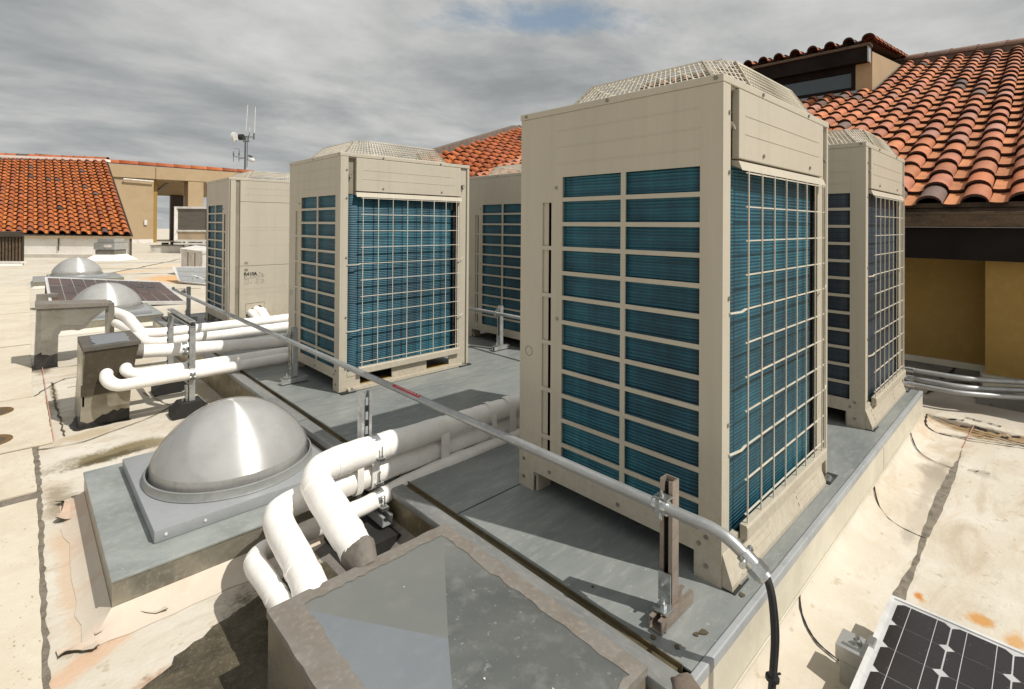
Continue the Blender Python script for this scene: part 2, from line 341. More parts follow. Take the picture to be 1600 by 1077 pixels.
def holed(bm, us, vs, holes, P, t, mi=0):
    """sheet in the grid us x vs with the cells in `holes` left open; P(u, v, depth) -> point"""
    cells = {(i, j) for i in range(len(us) - 1) for j in range(len(vs) - 1)
             if not any(h[0] - 1e-6 <= us[i] and us[i + 1] <= h[1] + 1e-6 and h[2] - 1e-6 <= vs[j] and vs[j + 1] <= h[3] + 1e-6 for h in holes)}
    cache = {}
    def V(i, j, k):
        if (i, j, k) not in cache: cache[(i, j, k)] = bm.verts.new(P(us[i], vs[j], t * k))
        return cache[(i, j, k)]
    for i, j in cells:
        for k in (0, 1): bm.faces.new([V(i, j, k), V(i + 1, j, k), V(i + 1, j + 1, k), V(i, j + 1, k)])
        for di, dj, a, b in ((-1, 0, (0, 0), (0, 1)), (1, 0, (1, 0), (1, 1)), (0, -1, (0, 0), (1, 0)), (0, 1, (0, 1), (1, 1))):
            if (i + di, j + dj) not in cells:
                p, q = (i + a[0], j + a[1]), (i + b[0], j + b[1])
                bm.faces.new([V(*p, 0), V(*q, 0), V(*q, 1), V(*p, 1)])
def finish(o, smooth):
    if smooth:
        for p in o.data.polygons: p.use_smooth = True
        if smooth != 'all':
            o.data.set_sharp_from_angle(angle=R(smooth if smooth is not True else 40))
def obj(name, bm, mats, parent=None, smooth=False):
    bmesh.ops.recalc_face_normals(bm, faces=bm.faces)
    me = bpy.data.meshes.new(name); bm.to_mesh(me); bm.free()
    for m in (mats if isinstance(mats, (list, tuple)) else [mats]): me.materials.append(MATS[m])
    o = bpy.data.objects.new(name, me); COL.objects.link(o); finish(o, smooth)
    if parent is not None:
        o.parent = parent; w = parent; L = Vector((0, 0, 0))
        while w is not None: L += w.location; w = w.parent
        o.location = -L
    return o
def split(name, bm, mats, parent=None, smooth=False):
    """one object per separate piece of the mesh"""
    bm.verts.ensure_lookup_table(); seen = set(); pieces = []
    for v in bm.verts:
        if v in seen: continue
        st = [v]; seen.add(v); comp = []
        while st:
            a = st.pop(); comp.append(a)
            for e_ in a.link_edges:
                b = e_.other_vert(a)
                if b not in seen: seen.add(b); st.append(b)
        pieces.append(comp)
    for comp in pieces:
        nb = bmesh.new(); mp_ = {v: nb.verts.new(v.co) for v in comp}; fs = {f for v in comp for f in v.link_faces}
        for f in fs: nb.faces.new([mp_[v] for v in f.verts]).material_index = f.material_index
        obj(name, nb, mats, parent, smooth)
    bm.free()
def tag(o, label, cat, group=None):
    o['label'] = label; o['category'] = cat
    if group: o['group'] = group
    return o
def thing(name, label, cat, loc=(0, 0, 0), group=None):
    o = bpy.data.objects.new(name, None); COL.objects.link(o); o.location = loc; o.empty_display_size = .1
    return tag(o, label, cat, group)
def struct(o): o['kind'] = 'structure'; return o
def copy_tree(root, loc, rotz, label):
    r = root.copy(); COL.objects.link(r); r.location = loc; r.rotation_euler = (0, 0, rotz); r['label'] = label
    for ch in list(root.children):
        c = ch.copy(); COL.objects.link(c); c.parent = r
        for g in list(ch.children):
            d = g.copy(); COL.objects.link(d); d.parent = c
    return r
def jitter(pts, a, seed=0):
    rnd = random.Random(seed); return [(p[0] + rnd.uniform(-a, a), p[1] + rnd.uniform(-a, a)) for p in pts]
def rough_line(pts, step, amp, seed=0):
    rnd = random.Random(seed); out = []
    for (a, b) in zip(pts, pts[1:]):
        L = math.hypot(b[0] - a[0], b[1] - a[1]); n = max(1, int(L / step))
        for k in range(n):
            t = k / n; out.append((a[0] + (b[0] - a[0]) * t + rnd.uniform(-amp, amp), a[1] + (b[1] - a[1]) * t + rnd.uniform(-amp, amp)))
    out.append(pts[-1]); return out
def patch(bm, poly, z0, z1, mi=0): prism(bm, [(x, y, z0) for x, y in poly], (0, 0, z1 - z0), mi)
def ribbon(bm, pts, w, z, h=.003, seed=0, wj=.5):
    """thin flat crack following 2D or 3D points, width varies"""
    rnd = random.Random(seed); P = [Vector((*p, z)) if len(p) == 2 else Vector(p) for p in pts]; L = []; Rr = []
    for i, p in enumerate(P):
        d = (P[min(i + 1, len(P) - 1)] - P[max(i - 1, 0)]); s = Vector((-d.y, d.x, 0)).normalized() * w * .5 * rnd.uniform(1 - wj, 1 + wj)
        L.append(bm.verts.new(p + s + Vector((0, 0, h)))); Rr.append(bm.verts.new(p - s + Vector((0, 0, h))))
    for i in range(len(P) - 1): bm.faces.new((L[i], L[i + 1], Rr[i + 1], Rr[i]))

# ------------------------------------------------------------------ roof surface
bm = BM()
for (x0, x1, y0, y1) in ((-90, 90, -40, 140),):
    vs = [bm.verts.new((x, y, ZR)) for x, y in ((x0, y0), (x1, y0), (x1, y1), (x0, y1))]; bm.faces.new(vs)
struct(obj('roof_ground', bm, 'roof_membrane'))
bm = BM(); patch(bm, rough_line([(-1.66, .8), (-1.40, 1.165), (-1.22, 1.275), (-1.0, 1.35), (-.86, 1.40), (-.6, 1.36), (-.47, 1.30), (-.47, .4), (-1.2, .3), (-1.66, .3), (-1.66, .8)], .03, .012, 12)[:-1], ZR, ZR + .0025)
struct(obj('dark_ground', bm, 'wet_grit'))
# laid sheets at the left with ragged edges and gritty gaps between them
bm = BM(); patch(bm, rough_line([(-1.560, 3.70), (-1.562, 2.9), (-1.573, 2.0), (-1.580, 1.0)], .03, .006, 6) + [(-1.63, 1.0), (-1.63, 3.70)], ZR, ZR + .003); patch(bm, [(-3.2, 3.69), (-1.60, 3.69), (-1.57, 2.82), (-3.2, 2.82)], ZR, ZR + .0035)
struct(obj('gap_strip_ground', bm, 'grit_grey'))
sheets = [[(-3.2, 4.985), (-1.572, 4.985), (-1.556, 7.4), (-3.2, 7.4)], [(-3.2, 7.43), (-1.55, 7.46), (-1.53, 10.3), (-3.2, 10.25)], [(-3.2, 10.3), (-1.53, 10.36), (-1.48, 15), (-3.2, 15)],
          [(-3.2, 3.70), (-1.49, 3.70), (-1.50, 4.955), (-3.2, 4.955)], [(-3.2, 2.95), (-1.582, 2.955), (-1.588, 3.665), (-3.2, 3.66)], [(-3.2, 1.0), (-1.598, 1.0), (-1.582, 2.85), (-3.2, 2.865)]]
bm = BM()
for i, s in enumerate(sheets):
    pl = rough_line(s + [s[0]], .06, .0035, i)[:-1]
    patch(bm, pl, ZR + .004, ZR + .009 + .0006 * i)
struct(obj('roof_sheet_ground', bm, 'membrane_sheet'))
# ragged seams and cracks in the membrane
bm = BM(); k = 0
for pts, w in (([(-1.437, 5.365), (-1.442, 4.457), (-1.429, 3.791)], .012), ([(-1.574, 3.631), (-1.464, 3.599), (-1.349, 3.589), (-.96, 3.799), (-.72, 4.05)], .008), ([(-1.57, 4.955), (-1.44, 5.3), (-1.35, 5.45), (-.7, 5.5)], .01),
               ([(-1.53, 6.0), (-1.38, 5.95), (-.7, 6.0)], .012), ([(-1.35, 5.1), (-.75, 5.15)], .008), ([(-.9, 4.5), (-.75, 3.75), (-.66, 3.2)], .006), ([(-1.34, 15.1), (.9, 18.7), (2.9, 22.8)], .06), ([(-.9, 13), (1.2, 12)], .04), ([(0, 17), (2.4, 16)], .05), ([(-.3, 19.5), (2.2, 18)], .05), ([(1.6, 14), (3.2, 24)], .05), ([(.3, 22), (2.6, 21)], .06)):
    k += 1; ribbon(bm, rough_line(pts, .05 if pts[0][1] < 10 else .3, w * .6, k), w, ZR + .0035, seed=k)
struct(obj('roof_crack_ground', bm, 'crack_brown'))
bm = BM(); ribbon(bm, [(-1.487, 3.7 + .1 * k_) for k_ in range(30)], .005, ZR + .012, seed=1, wj=.3); ribbon(bm, [(2.75 + .05 * k_, -.353 - .001 * k_) for k_ in range(12)], .005, ZR + .0125, seed=2, wj=.3)
struct(obj('chalk_line_ground', bm, 'chalk_red'))
# right of the platform: coved membrane, torn strip, open lap seams
bm = BM(); prof = [(-.104, -.162), (-.118, -.186), (-.15, -.206), (-.20, -.224), (-.27, -.238), (-.352, -.2445), (-.352, -.2497), (-.104, -.2497)]
N = 60; rows = []
rnd = random.Random(5)
for i in range(N + 1):
    x = -1.1 + i * (4.25 / N); j = .004 * math.sin(i * .9) + .002 * math.sin(i * 2.3)
    rows.append([bm.verts.new((x, y + (j if q in (5, 6) else 0), z + (.004 * math.sin(i * .6) if 1 < q < 5 else 0))) for q, (y, z) in enumerate(prof)])
for a, b in zip(rows, rows[1:]):
    for q in range(len(prof)): bm.faces.new((a[q], a[(q + 1) % len(prof)], b[(q + 1) % len(prof)], b[q]))
struct(obj('cove_ground', bm, 'roof_membrane', smooth=50))
bm = BM()
Lp = rough_line([(.5, -.322), (.813, -.318), (1.0, -.335), (1.18, -.337), (1.45, -.328), (1.64, -.322), (2.146, -.327), (2.5, -.348), (2.72, -.352)], .05, .004, 3)
Rp = rough_line([(.5, -.356), (.816, -.357), (1.299, -.352), (1.678, -.364), (2.23, -.366), (2.6, -.356), (2.72, -.353)], .05, .003, 4)
patch(bm, Lp + Rp[::-1], ZR + .002, ZR + .0085)
struct(obj('torn_strip_ground', bm, 'grit_grey'))
bm = BM(); covez = lambda y: -.16 if y > -.104 else max(-.2445, -.165 - .35 * (abs(y) - .104) ** .55 * .34)
def cove_z(y):
    pr = prof[:6]
    for (ya, za), (yb, zb) in zip(pr, pr[1:]):
        if yb <= y <= ya: return za + (zb - za) * (ya - y) / (ya - yb)
    return -.2445 if y < -.3 else -.162
for q, pts in enumerate(([(.416, -.106), (.352, -.136), (.30, -.19), (.285, -.25), (.283, -.3)], [(1.568, -.106), (1.44, -.154), (1.365, -.22), (1.35, -.3), (1.352, -.347)], [(2.581, -.106), (2.42, -.165), (2.355, -.242), (2.342, -.344)])):
    sp = smooth_path([(x, y, cove_z(y)) for x, y in pts], 8); ribbon(bm, [(p.x, p.y, p.z) for p in sp], .007, 0, .0035, q, .3)
for q, pts in enumerate(([(3.139, -.12), (2.93, -.142), (2.884, -.202), (2.93, -.29), (3.015, -.493), (3.075, -.66), (3.1, -.9)], [(3.192, -.15), (3.184, -.296), (3.159, -.486), (3.126, -.623), (3.12, -.9)], [(2.90, -.22), (3.0, -.35), (3.10, -.45), (3.12, -.62)])):
    sp = smooth_path([(x, y, max(cove_z(y), ZR) + .003) for x, y in pts], 8); ribbon(bm, [(p.x, p.y, p.z) for p in sp], .013 if q < 2 else .007, 0, .004, q + 9, .6)
for q, pts in enumerate(([(3.25, -.3), (3.3, -.42), (3.26, -.5)], [(3.36, -.22), (3.42, -.3)], [(3.2, -.52), (3.3, -.6)], [(3.5, -.3), (3.45, -.5)], [(2.40, -.40), (2.42, -.50)], [(3.32, -.36), (3.26, -.44)])):
    ribbon(bm, rough_line(pts, .02, .01, q), .014, ZR + .004, seed=q, wj=.9)
struct(obj('lap_seam_ground', bm, 'crack_black'))
# curled scraps of membrane round the first skylight
def scrap(label, a, b, d, ln, lift, seed):
    rnd = random.Random(seed); a, b, d = Vector((*a, 0)), Vector((*b, 0)), Vector((*d, 0)).normalized(); nu, nv = 12, 7
    off = [ln * (.82 + .18 * math.sin(i * .5 + seed)) * (1 + rnd.uniform(-.05, .05)) for i in range(nu + 1)]; lf = [lift * (.7 + .3 * math.sin(i * .7 + seed * 2)) for i in range(nu + 1)]
    bm = BM(); g = []
    for i in range(nu + 1):
        row = []
        for j in range(nv + 1):
            t_ = j / nv; p = a.lerp(b, i / nu) + d * off[i] * (t_ - .12 * t_ * t_); row.append((p.x, p.y, ZR + .0065 + lf[i] * t_ ** 2.2 + .002 * math.sin(i + j)))
        g.append(row)
    for dz, mi in ((0, 0), (-.003, 1)):
        V = [[bm.verts.new((x, y, z + dz)) for x, y, z in row] for row in g]
        for i in range(nu):
            for j in range(nv): bm.faces.new((V[i][j], V[i + 1][j], V[i + 1][j + 1], V[i][j + 1])).material_index = mi
        if dz == 0: T_ = V
    rim = [(i, nv) for i in range(nu + 1)]
    for (i, j), (i2, j2) in zip(rim, rim[1:]): bm.faces.new((T_[i][j], T_[i2][j2], V[i2][j2], V[i][j])).material_index = 1
    for i in (0, nu):
        for j in range(nv): bm.faces.new((T_[i][j], T_[i][j + 1], V[i][j + 1], V[i][j])).material_index = 1
    tag(obj('membrane_flap', bm, ['membrane_pink', 'crack_brown'], None, 50), label, 'roofing flap', 'curled flaps of roof membrane')
scrap('curled pale membrane flap at the far left side of the nearest skylight curb', (-1.425, 2.50), (-1.425, 2.74), (-1, -.1), .11, .03, 1)
scrap('large torn membrane flap under the front left corner of the nearest skylight curb', (-1.475, 1.67), (-1.27, 1.635), (.1, -1), .17, .022, 2)
scrap('small lifted membrane corner at the edge of the left walkway sheet', (-1.56, 1.54), (-1.46, 1.51), (.1, -1), .07, .014, 3)
# flat drains; a dark brown disc stands in for the shaded hollow
for i, (x, y) in enumerate(((-1.80, 4.67), (-1.80, 3.97))):
    t = thing('roof_drain', ('farther' if i == 0 else 'nearer') + ' round rusty roof drain at the left edge of the photo', 'drain', (x, y, ZR), 'round roof drains at the left edge')
    bm = BM(); lathe(bm, [(.125, ZR + .003), (.122, ZR + .016), (.108, ZR + .02), (.098, ZR + .015), (.09, ZR + .0125)], (x, y), 32); obj('drain_ring', bm, 'drain_rust', t, 50)
    bm = BM(); lathe(bm, [(.095, ZR + .0125), (.05, ZR + .013), (0, ZR + .0135)], (x, y), 24); obj('drain_disc', bm, 'crack_brown', t)

# ------------------------------------------------------------------ equipment platform
P = thing('equipment_platform', 'long low grey sheet metal platform under the air conditioning units', 'platform', (1.3, 3.4, ZR))
ys = [-.089, .93, 2.37, 4.6, 7.0]
for i in range(4):
    bm = BM(); nx, ny = 16, 8
    g = [[bm.verts.new((-.362 + (3.05 + .362) * a / nx, ys[i] + .005 + (ys[i + 1] - ys[i] - .010) * b / ny, -.002 * i + .0015 * math.sin(a * 1.7 + i) * math.sin(b * 1.3))) for b in range(ny + 1)] for a in range(nx + 1)]
    for a in range(nx):
        for b in range(ny): bm.faces.new((g[a][b], g[a + 1][b], g[a + 1][b + 1], g[a][b + 1]))
    r = bmesh.ops.extrude_face_region(bm, geom=list(bm.faces)); bmesh.ops.translate(bm, verts=[v for v in r['geom'] if isinstance(v, bmesh.types.BMVert)], vec=(0, 0, -.006))
    obj('deck_sheet', bm, 'galv_deck', P, 30)
bm = BM(); box(bm, -.36, 3.045, -.0845, 6.98, -.24, -.016); obj('platform_core', bm, 'dark_gap', P)
bm = BM(); box(bm, -.40, 3.055, -.108, -.086, -.030, .003, .004); obj('edge_flange', bm, 'edge_white', P)
bm = BM(); box(bm, -.425, 3.058, -.106, -.075, -.165, -.031); box(bm, -.425, 3.06, -.111, -.107, -.165, -.158)
for x in (1.8,): box(bm, x, x + .04, -.1075, -.1055, -.157, -.034)
obj('side_flashing', bm, 'side_flashing', P)
bm = BM(); box(bm, 3.047, 3.062, -.06, 6.98, -.24, -.003); obj('end_flashing', bm, 'side_flashing', P)
bm = BM()
for k in range(28):
    y0 = -.05 + k * .25; rr = random.Random(k).uniform
    box(bm, -.388 + rr(-.001, .001), -.366, y0, y0 + .2495, -.03, -.010 + rr(-.002, .002))
box(bm, -.367, -.363, -.06, 6.98, -.03, .004)
obj('gutter_trim', bm, 'bronze_trim', P)
bm = BM(); prof2 = [(-.388, -.022), (-.388, -.003), (-.394, .001), (-.440, -.001), (-.452, -.006), (-.456, -.014), (-.455, -.032), (-.43, -.034)]
prism(bm, [(x, -.104, z) for x, z in prof2], (0, 2.45, 0)); prism(bm, [(x + .001, 2.36, z + .001) for x, z in prof2], (0, 4.6, 0)); obj('edge_flange', bm, 'edge_grey', P, 40)
bm = BM(); box(bm, -.45, -.435, -.10, 6.98, -.246, -.036); obj('side_flashing', bm, 'foil_flashing', P)
bm = BM(); prism(bm, [(-.448, .9, -.13), (-.448, .9, -.2485), (-.72, .9, -.2485), (-.6, .9, -.235)], (0, 1.3, 0)); obj('base_membrane', bm, 'membrane_grey', P)
# sealed corner
bm = BM(); lathe(bm, [(0, .013), (.018, .011), (.034, .004), (.042, -.02)], (-.415, -.095), 14)
for v in bm.verts: v.co += Vector((random.uniform(-.006, .006), random.uniform(-.006, .006), random.uniform(-.004, .004)))
obj('corner_sealant', bm, 'mortar_grey', P, 60)
bm = BM()
for (x, y, s) in ((-.215, -.045, .02), (-.24, -.035, .012), (.02, -.06, .014), (-.30, .29, .006), (-.34, .045, .012), (-.32, -.02, .01)):
    patch(bm, [(x + s * random.uniform(.5, 1) * math.cos(a), y + s * random.uniform(.4, .9) * math.sin(a)) for a in (k * .9 for k in range(7))], .001, .004)
struct(obj('leaf_litter_ground', bm, 'crack_brown'))

# ------------------------------------------------------------------ condensing units
UW, UD, UH = 1.15, .935, 1.68
ROWS = [(1.383 - .1035 * i - .0865, 1.383 - .1035 * i) for i in range(12)]
def make_unit(label, holes=False):
    U = thing('condensing_unit', label, 'air conditioner', (0, 0, 0), 'beige outdoor air conditioning units on the platform')
    P_ = 'unit_paint'
    # side panels: two columns of openings, one slotted strip, cut-out feet
    sl = [(1.277 - .205 * i - .188, 1.277 - .205 * i) for i in range(6)]; sl[-1] = (.165, sl[-1][1])
    hl = [(c0, c1, r0, r1) for c0, c1 in ((.077, .373), (.394, .687)) for r0, r1 in ROWS] + [(.748, .80, a, b) for a, b in sl] + [(.092, .845, -1, .085)]
    us = sorted({0, .077, .092, .373, .394, .687, .748, .80, .845, UD}); vs = sorted({0, .085, 1.654} | {v for h in hl for v in h[2:]} - {-1})
    hl[-1] = (.092, .845, 0, .085)
    for side in (0, 1):
        bm = BM(); holed(bm, us, vs, hl, (lambda u, v, d: (d, u, v)) if side == 0 else (lambda u, v, d: (UW - d, u, v)), .006)
        sx = (lambda x: x) if side == 0 else (lambda x: UW - x)
        # shallow pressed lines above the openings and the folded foot returns
        for z in (1.44, 1.51, 1.58): box(bm, *sorted((sx(-.0012), sx(.001))), .08, .72, z, z + .004)
        box(bm, *sorted((sx(.0145), sx(.10))), .83, .845, .0, .084); box(bm, *sorted((sx(.0145), sx(.08))), .092, .10, .0, .084)
        obj('side_panel', bm, P_, U)
        bm = BM(); box(bm, *sorted((sx(.0075), sx(.0095))), .770, .803, .10, 1.30); box(bm, *sorted((sx(.0068), sx(.0075))), .776, .781, .10, 1.30); o = obj('service_strip', bm, 'unit_paint', U)
        bm = BM()
        for (y, z) in ((.721, 1.339), (.713, .781), (.901, 1.669), (.457, 1.669), (.022, 1.67), (.905, .125), (.905, .045), (.75, .115), (.40, .115), (.075, .115), (.05, .145), (.05, .05)):
            tube(bm, [(sx(-.0045 if z > 1.66 else -.0005), y, z), (sx(-.0075 if z > 1.66 else -.004), y, z)], .0075, 8)
        split('screw', bm, 'screw_steel', U)
        bm = BM(); pts = [(sx(-.0008), .878 + .021 * math.cos(a), .615 + .021 * math.sin(a)) for a in (2 * math.pi * k / 28 for k in range(29))]; tube(bm, pts, .0013, 5); obj('knockout', bm, 'unit_line', U)
    # interior
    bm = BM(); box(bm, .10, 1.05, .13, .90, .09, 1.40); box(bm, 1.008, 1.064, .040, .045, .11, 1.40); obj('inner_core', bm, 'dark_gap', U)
    bm = BM(); box(bm, .012, .16, .69, .74, .1, 1.39); box(bm, UW - .16, UW - .012, .69, .74, .1, 1.39); box(bm, .05, 1.1, .045, .06, 1.3, 1.65); obj('inner_frame', bm, 'unit_inner', U)
    # coil: runs up both sides and across the rear with rounded bends
    path = [(.017, .742)] + [(.017, y) for y in (.5, .3, .16)]
    path += [(.017 + .105 * (1 - math.cos(a)), .128 - .105 * math.sin(a)) for a in (k * math.pi / 16 for k in range(9))]
    path += [(x, .023) for x in (.4, .7, .9, .955)] + [(.955 + .05 * math.sin(a), .073 - .05 * math.cos(a)) for a in (k * math.pi / 16 for k in range(1, 9))] + [(1.006, .12)]
    path2 = [(UW - .017, y) for y in (.09, .3, .5, .742)]
    bm = BM(); zs = (.095, 1.392); ring = [[bm.verts.new((x, y, z)) for (x, y) in path] for z in zs]
    for i in range(len(path) - 1): bm.faces.new((ring[0][i], ring[0][i + 1], ring[1][i + 1], ring[1][i]))
    ring = [[bm.verts.new((x, y, z)) for (x, y) in path2] for z in zs]
    for i in range(len(path2) - 1): bm.faces.new((ring[0][i], ring[0][i + 1], ring[1][i + 1], ring[1][i]))
    r = bmesh.ops.extrude_face_region(bm, geom=list(bm.faces)); cx = Vector((UW / 2, .45, 0))
    for v in [g for g in r['geom'] if isinstance(g, bmesh.types.BMVert)]: v.co += (Vector((cx.x, cx.y, v.co.z)) - v.co).normalized() * .025
    obj('coil', bm, 'coil', U, 40)
    # rear face: posts, header panel, drip strip
    bm = BM(); box(bm, .0145, .058, -.002, .008, 0, 1.654, .0015); box(bm, .000, .0143, -.002, -.0002, 0, 1.654); obj('corner_post', bm, P_, U)
    bm = BM(); box(bm, 1.068, UW - .0145, .012, .022, 0, 1.654); box(bm, 1.128, UW, -.002, .0115, 0, 1.654, .0015); box(bm, 1.040, 1.0675, .012, .016, .11, 1.40); obj('corner_post', bm, P_, U)
    bm = BM(); box(bm, .116, 1.056, -.006, .02, 1.413, 1.652, .003)
    for z in (1.50, 1.565): box(bm, .17, .99, -.0075, -.0055, z, z + .0035)
    obj('header_panel', bm, P_, U)
    bm = BM(); box(bm, .0585, 1.067, .024, .032, 1.392, 1.653); obj('header_back', bm, 'unit_inner', U)
    bm = BM(); prism(bm, [(.116, -.004, 1.405), (.116, .02, 1.408), (.116, .02, 1.39), (.116, -.014, 1.376), (.116, -.017, 1.372)], (.948, 0, 0)); obj('drip_strip', bm, P_, U)
    bm = BM()
    for (x, z) in ((.33, 1.44), (.86, 1.44)): tube(bm, [(x, -.006, z), (x, -.011, z)], .007, 8)
    for x in (.33, .85): tube(bm, [(x, -.004, 1.668), (x, -.009, 1.668)], .007, 8)
    for z in (1.56, 1.36, .94, .52, .16): tube(bm, [(.045, -.002, z), (.045, -.006, z)], .007, 8)
    split('screw', bm, 'screw_steel', U)
    bm = BM()
    for (x, z) in ((.072, 1.52), (1.085, 1.50)): box(bm, x - .012, x + .012, -.002, .0235, z - .012, z + .012); tube(bm, [(x, -.008, z - .016), (x, -.002, z)], .006, 8)
    obj('hook_bracket', bm, 'screw_steel', U)
    # wire guard
    bm = BM(); zs = [1.365 - .1175 * i for i in range(11)]
    for x in (.163, .285, .406, .532, .659, .777, .894, 1.001, 1.036): bar(bm, (x, -.020, .14), (x, -.020, 1.372), .0042)
    for i, z in enumerate(zs):
        bar(bm, (.150, -.0165, z), (1.048, -.0165, z), .0044)
        if i in (4, 8):
            bar(bm, (.150, -.0165, z), (.118, -.016, z - .006), .0056); bar(bm, (.118, -.016, z - .006), (.05, -.005, z - .006), .0056)
            bar(bm, (1.048, -.0165, z), (1.085, -.012, z + .01), .0056)
    obj('wire_guard', bm, 'wire_coat', U)
    bm = BM(); prism(bm, [(.138, -.004, .112), (.138, -.030, .112), (.138, -.030, .150), (.138, -.026, .158), (.138, -.004, .158)], (.905, 0, 0)); box(bm, .06, .137, -.001, .02, .10, .13); obj('guard_rail', bm, P_, U)
    # base
    if holes:
        bm = BM(); holed(bm, [.0585, .16, .42, .73, .95, 1.067], [.0, .028, .098, .111], [(.16, .42, .028, .098), (.73, .95, .028, .098)], lambda u, v, d: (u, .002 + d, v), .01)
        box(bm, .0585, 1.067, -.028, .0015, 0, .02); obj('base_panel', bm, P_, U)
        bm = BM()
        for a, b in ((.16, .42), (.73, .95)): box(bm, a, b, .013, .09, .0, .027)
        split('fork_slot_sill', bm, 'ochre_sill', U)
    else:
        bm = BM(); prism(bm, [(.004, -.0025, .110), (.004, -.004, .108), (.004, -.036, .02), (.004, -.036, .004), (.004, -.0025, .004)], (1.0, 0, 0))
        for (a, b) in ((.10, .36), (.66, .93)):
            for q in range(3): obox(bm, ((a + b) / 2, -.0125 - .0085 * q, .089 - .0235 * q), ((b - a) / 2, 0, 0), (0, -.002, -.0055), (0, -.0011, .0004))
        obj('base_panel', bm, P_, U)
        bm = BM()
        for x in (.42, .60, .78): obox(bm, (x, -.0068, .1035), (.04, 0, 0), (0, -.0012, -.0033), (0, -.0011, .0004))
        split('drain_slot', bm, 'dark_gap', U)
    for x in (.085, 1.075):
        bm = BM(); box(bm, x - .03, x + .03, -.043, -.008, .004, .008); tube(bm, [(x, -.028, .008), (x, -.028, .026)], .008, 6); tube(bm, [(x + .018, -.03, .008), (x + .018, -.03, .016)], .006, 6)
        obj('anchor_bolt', bm, 'zinc_bright', U)
    bm = BM()
    for x, y in ((.002, -.046), (1.03, -.046), (.002, .86), (1.03, .86)): box(bm, x, x + (.11 if x < .5 else .125), y, y + .07, .0005, .0038)
    split('rubber_pad', bm, 'rubber', U)
    # front panel (plain, faces +y)
    F = lambda a, b: sorted((UW - a, UW - b))
    bm = BM(); box(bm, *F(.0145, .068), UD - .012, UD + .001, 0, 1.654); box(bm, *F(1.08, UW - .0145), UD - .012, UD + .001, 0, 1.654); split('front_post', bm, P_, U)
    bm = BM(); box(bm, *F(.112, 1.076), UD - .01, UD + .006, 1.419, 1.652, .002); box(bm, *F(.112, 1.076), UD - .01, UD + .006, .700, 1.415, .002); box(bm, *F(.112, 1.076), UD - .01, UD + .006, .02, .696, .002)
    for z in (1.57, 1.50, 1.13, 1.10, .93, .44, .38): box(bm, *F(.16, 1.02), UD + .005, UD + .0072, z, z + .004)
    obj('front_panel', bm, P_, U)
    bm = BM(); box(bm, *F(.068, .112), UD - .02, UD - .009, 0, 1.654); obj('front_groove', bm, 'unit_inner', U)
    # lid
    bm = BM(); box(bm, -.004, UW + .004, -.004, UD + .004, 1.655, 1.682, .003); box(bm, .007, UW - .007, .009, UD - .013, 1.646, 1.656); obj('top_cover', bm, P_, U)
    # fan guard: chamfered truncated pyramid of fine wire, with the fan under it
    bm = BM(); zb, zt = 1.683, 1.790
    lo = [Vector((x, y, zb)) for x, y in ((.24, .006), (.905, .006), (.945, .05), (.945, .69), (.90, .735), (.24, .735), (.055, .69), (.055, .055))]
    hi = [Vector((x, y, zt)) for x, y in ((.25, .066), (.835, .066), (.86, .09), (.86, .655), (.83, .68), (.25, .68), (.165, .655), (.165, .15))]; w = .0032
    for i in range(8):
        a, b, c, d = lo[i], lo[(i + 1) % 8], hi[(i + 1) % 8], hi[i]
        n = max(6, int((b - a).length / .0235))
        for k in range(n + 1):
            t = k / n; bar(bm, a.lerp(b, t), d.lerp(c, t), w if k not in (0, n) else .0085)
        for k in range(7):
            t = k / 6; bar(bm, a.lerp(d, t), b.lerp(c, t), .0028 if k not in (0, 6) else .006)
    nx = 26
    for k in range(1, nx): x = hi[7].x + (hi[2].x - hi[7].x) * k / nx; bar(bm, (x, hi[0].y + .02, zt), (x, hi[5].y - .02, zt), w)
    for k in range(1, 6): y = hi[0].y + (hi[5].y - hi[0].y) * k / 6; bar(bm, (hi[7].x, y, zt - .004), (hi[2].x, y, zt - .004), w * 1.4)
    obj('fan_guard', bm, 'wire_coat', U)
    bm = BM(); lathe(bm, [(.30, 1.683), (.30, 1.70), (.285, 1.705), (.28, 1.683)], (.575, .42), 40)
    lathe(bm, [(0, 1.735), (.06, 1.73), (.07, 1.69)], (.575, .42), 20)
    for k in range(4):
        a = k * math.pi / 2 + .3; d = Vector((math.cos(a), math.sin(a), 0)); s = Vector((-d.y, d.x, 0))
        p = Vector((.575, .42, 1.712)); v = [p + d * .06 - s * .04 + Vector((0, 0, -.015)), p + d * .27 - s * .10 + Vector((0, 0, -.015)), p + d * .27 + s * .08 + Vector((0, 0, .012)), p + d * .06 + s * .04 + Vector((0, 0, .012))]
        bm.faces.new([bm.verts.new(q) for q in v])
    obj('fan', bm, 'rubber', U, 40)
    return U
UA = make_unit('large beige condensing unit in the foreground, nearest to the camera')
UB = make_unit('beige condensing unit left of centre with two fork slots in its base', holes=True)
UB.location = (-.045, 2.68, 0)
UC = copy_tree(UA, (1.91, .005, 0), 0, 'rightmost beige condensing unit, behind the large foreground unit')
for ch in UC.children:
    if ch.name.startswith('coil'): ch.material_slots[0].link = 'OBJECT'; ch.material_slots[0].material = MATS['coil_muted']
UE = copy_tree(UA, (1.79, 2.62, 0), 0, 'beige condensing unit half hidden between the large foreground unit and the unit left of centre')
UDD = copy_tree(UA, (UW, 5.49 + UD, 0), math.pi, 'leftmost beige condensing unit, showing its closed front panel with a refrigerant label')
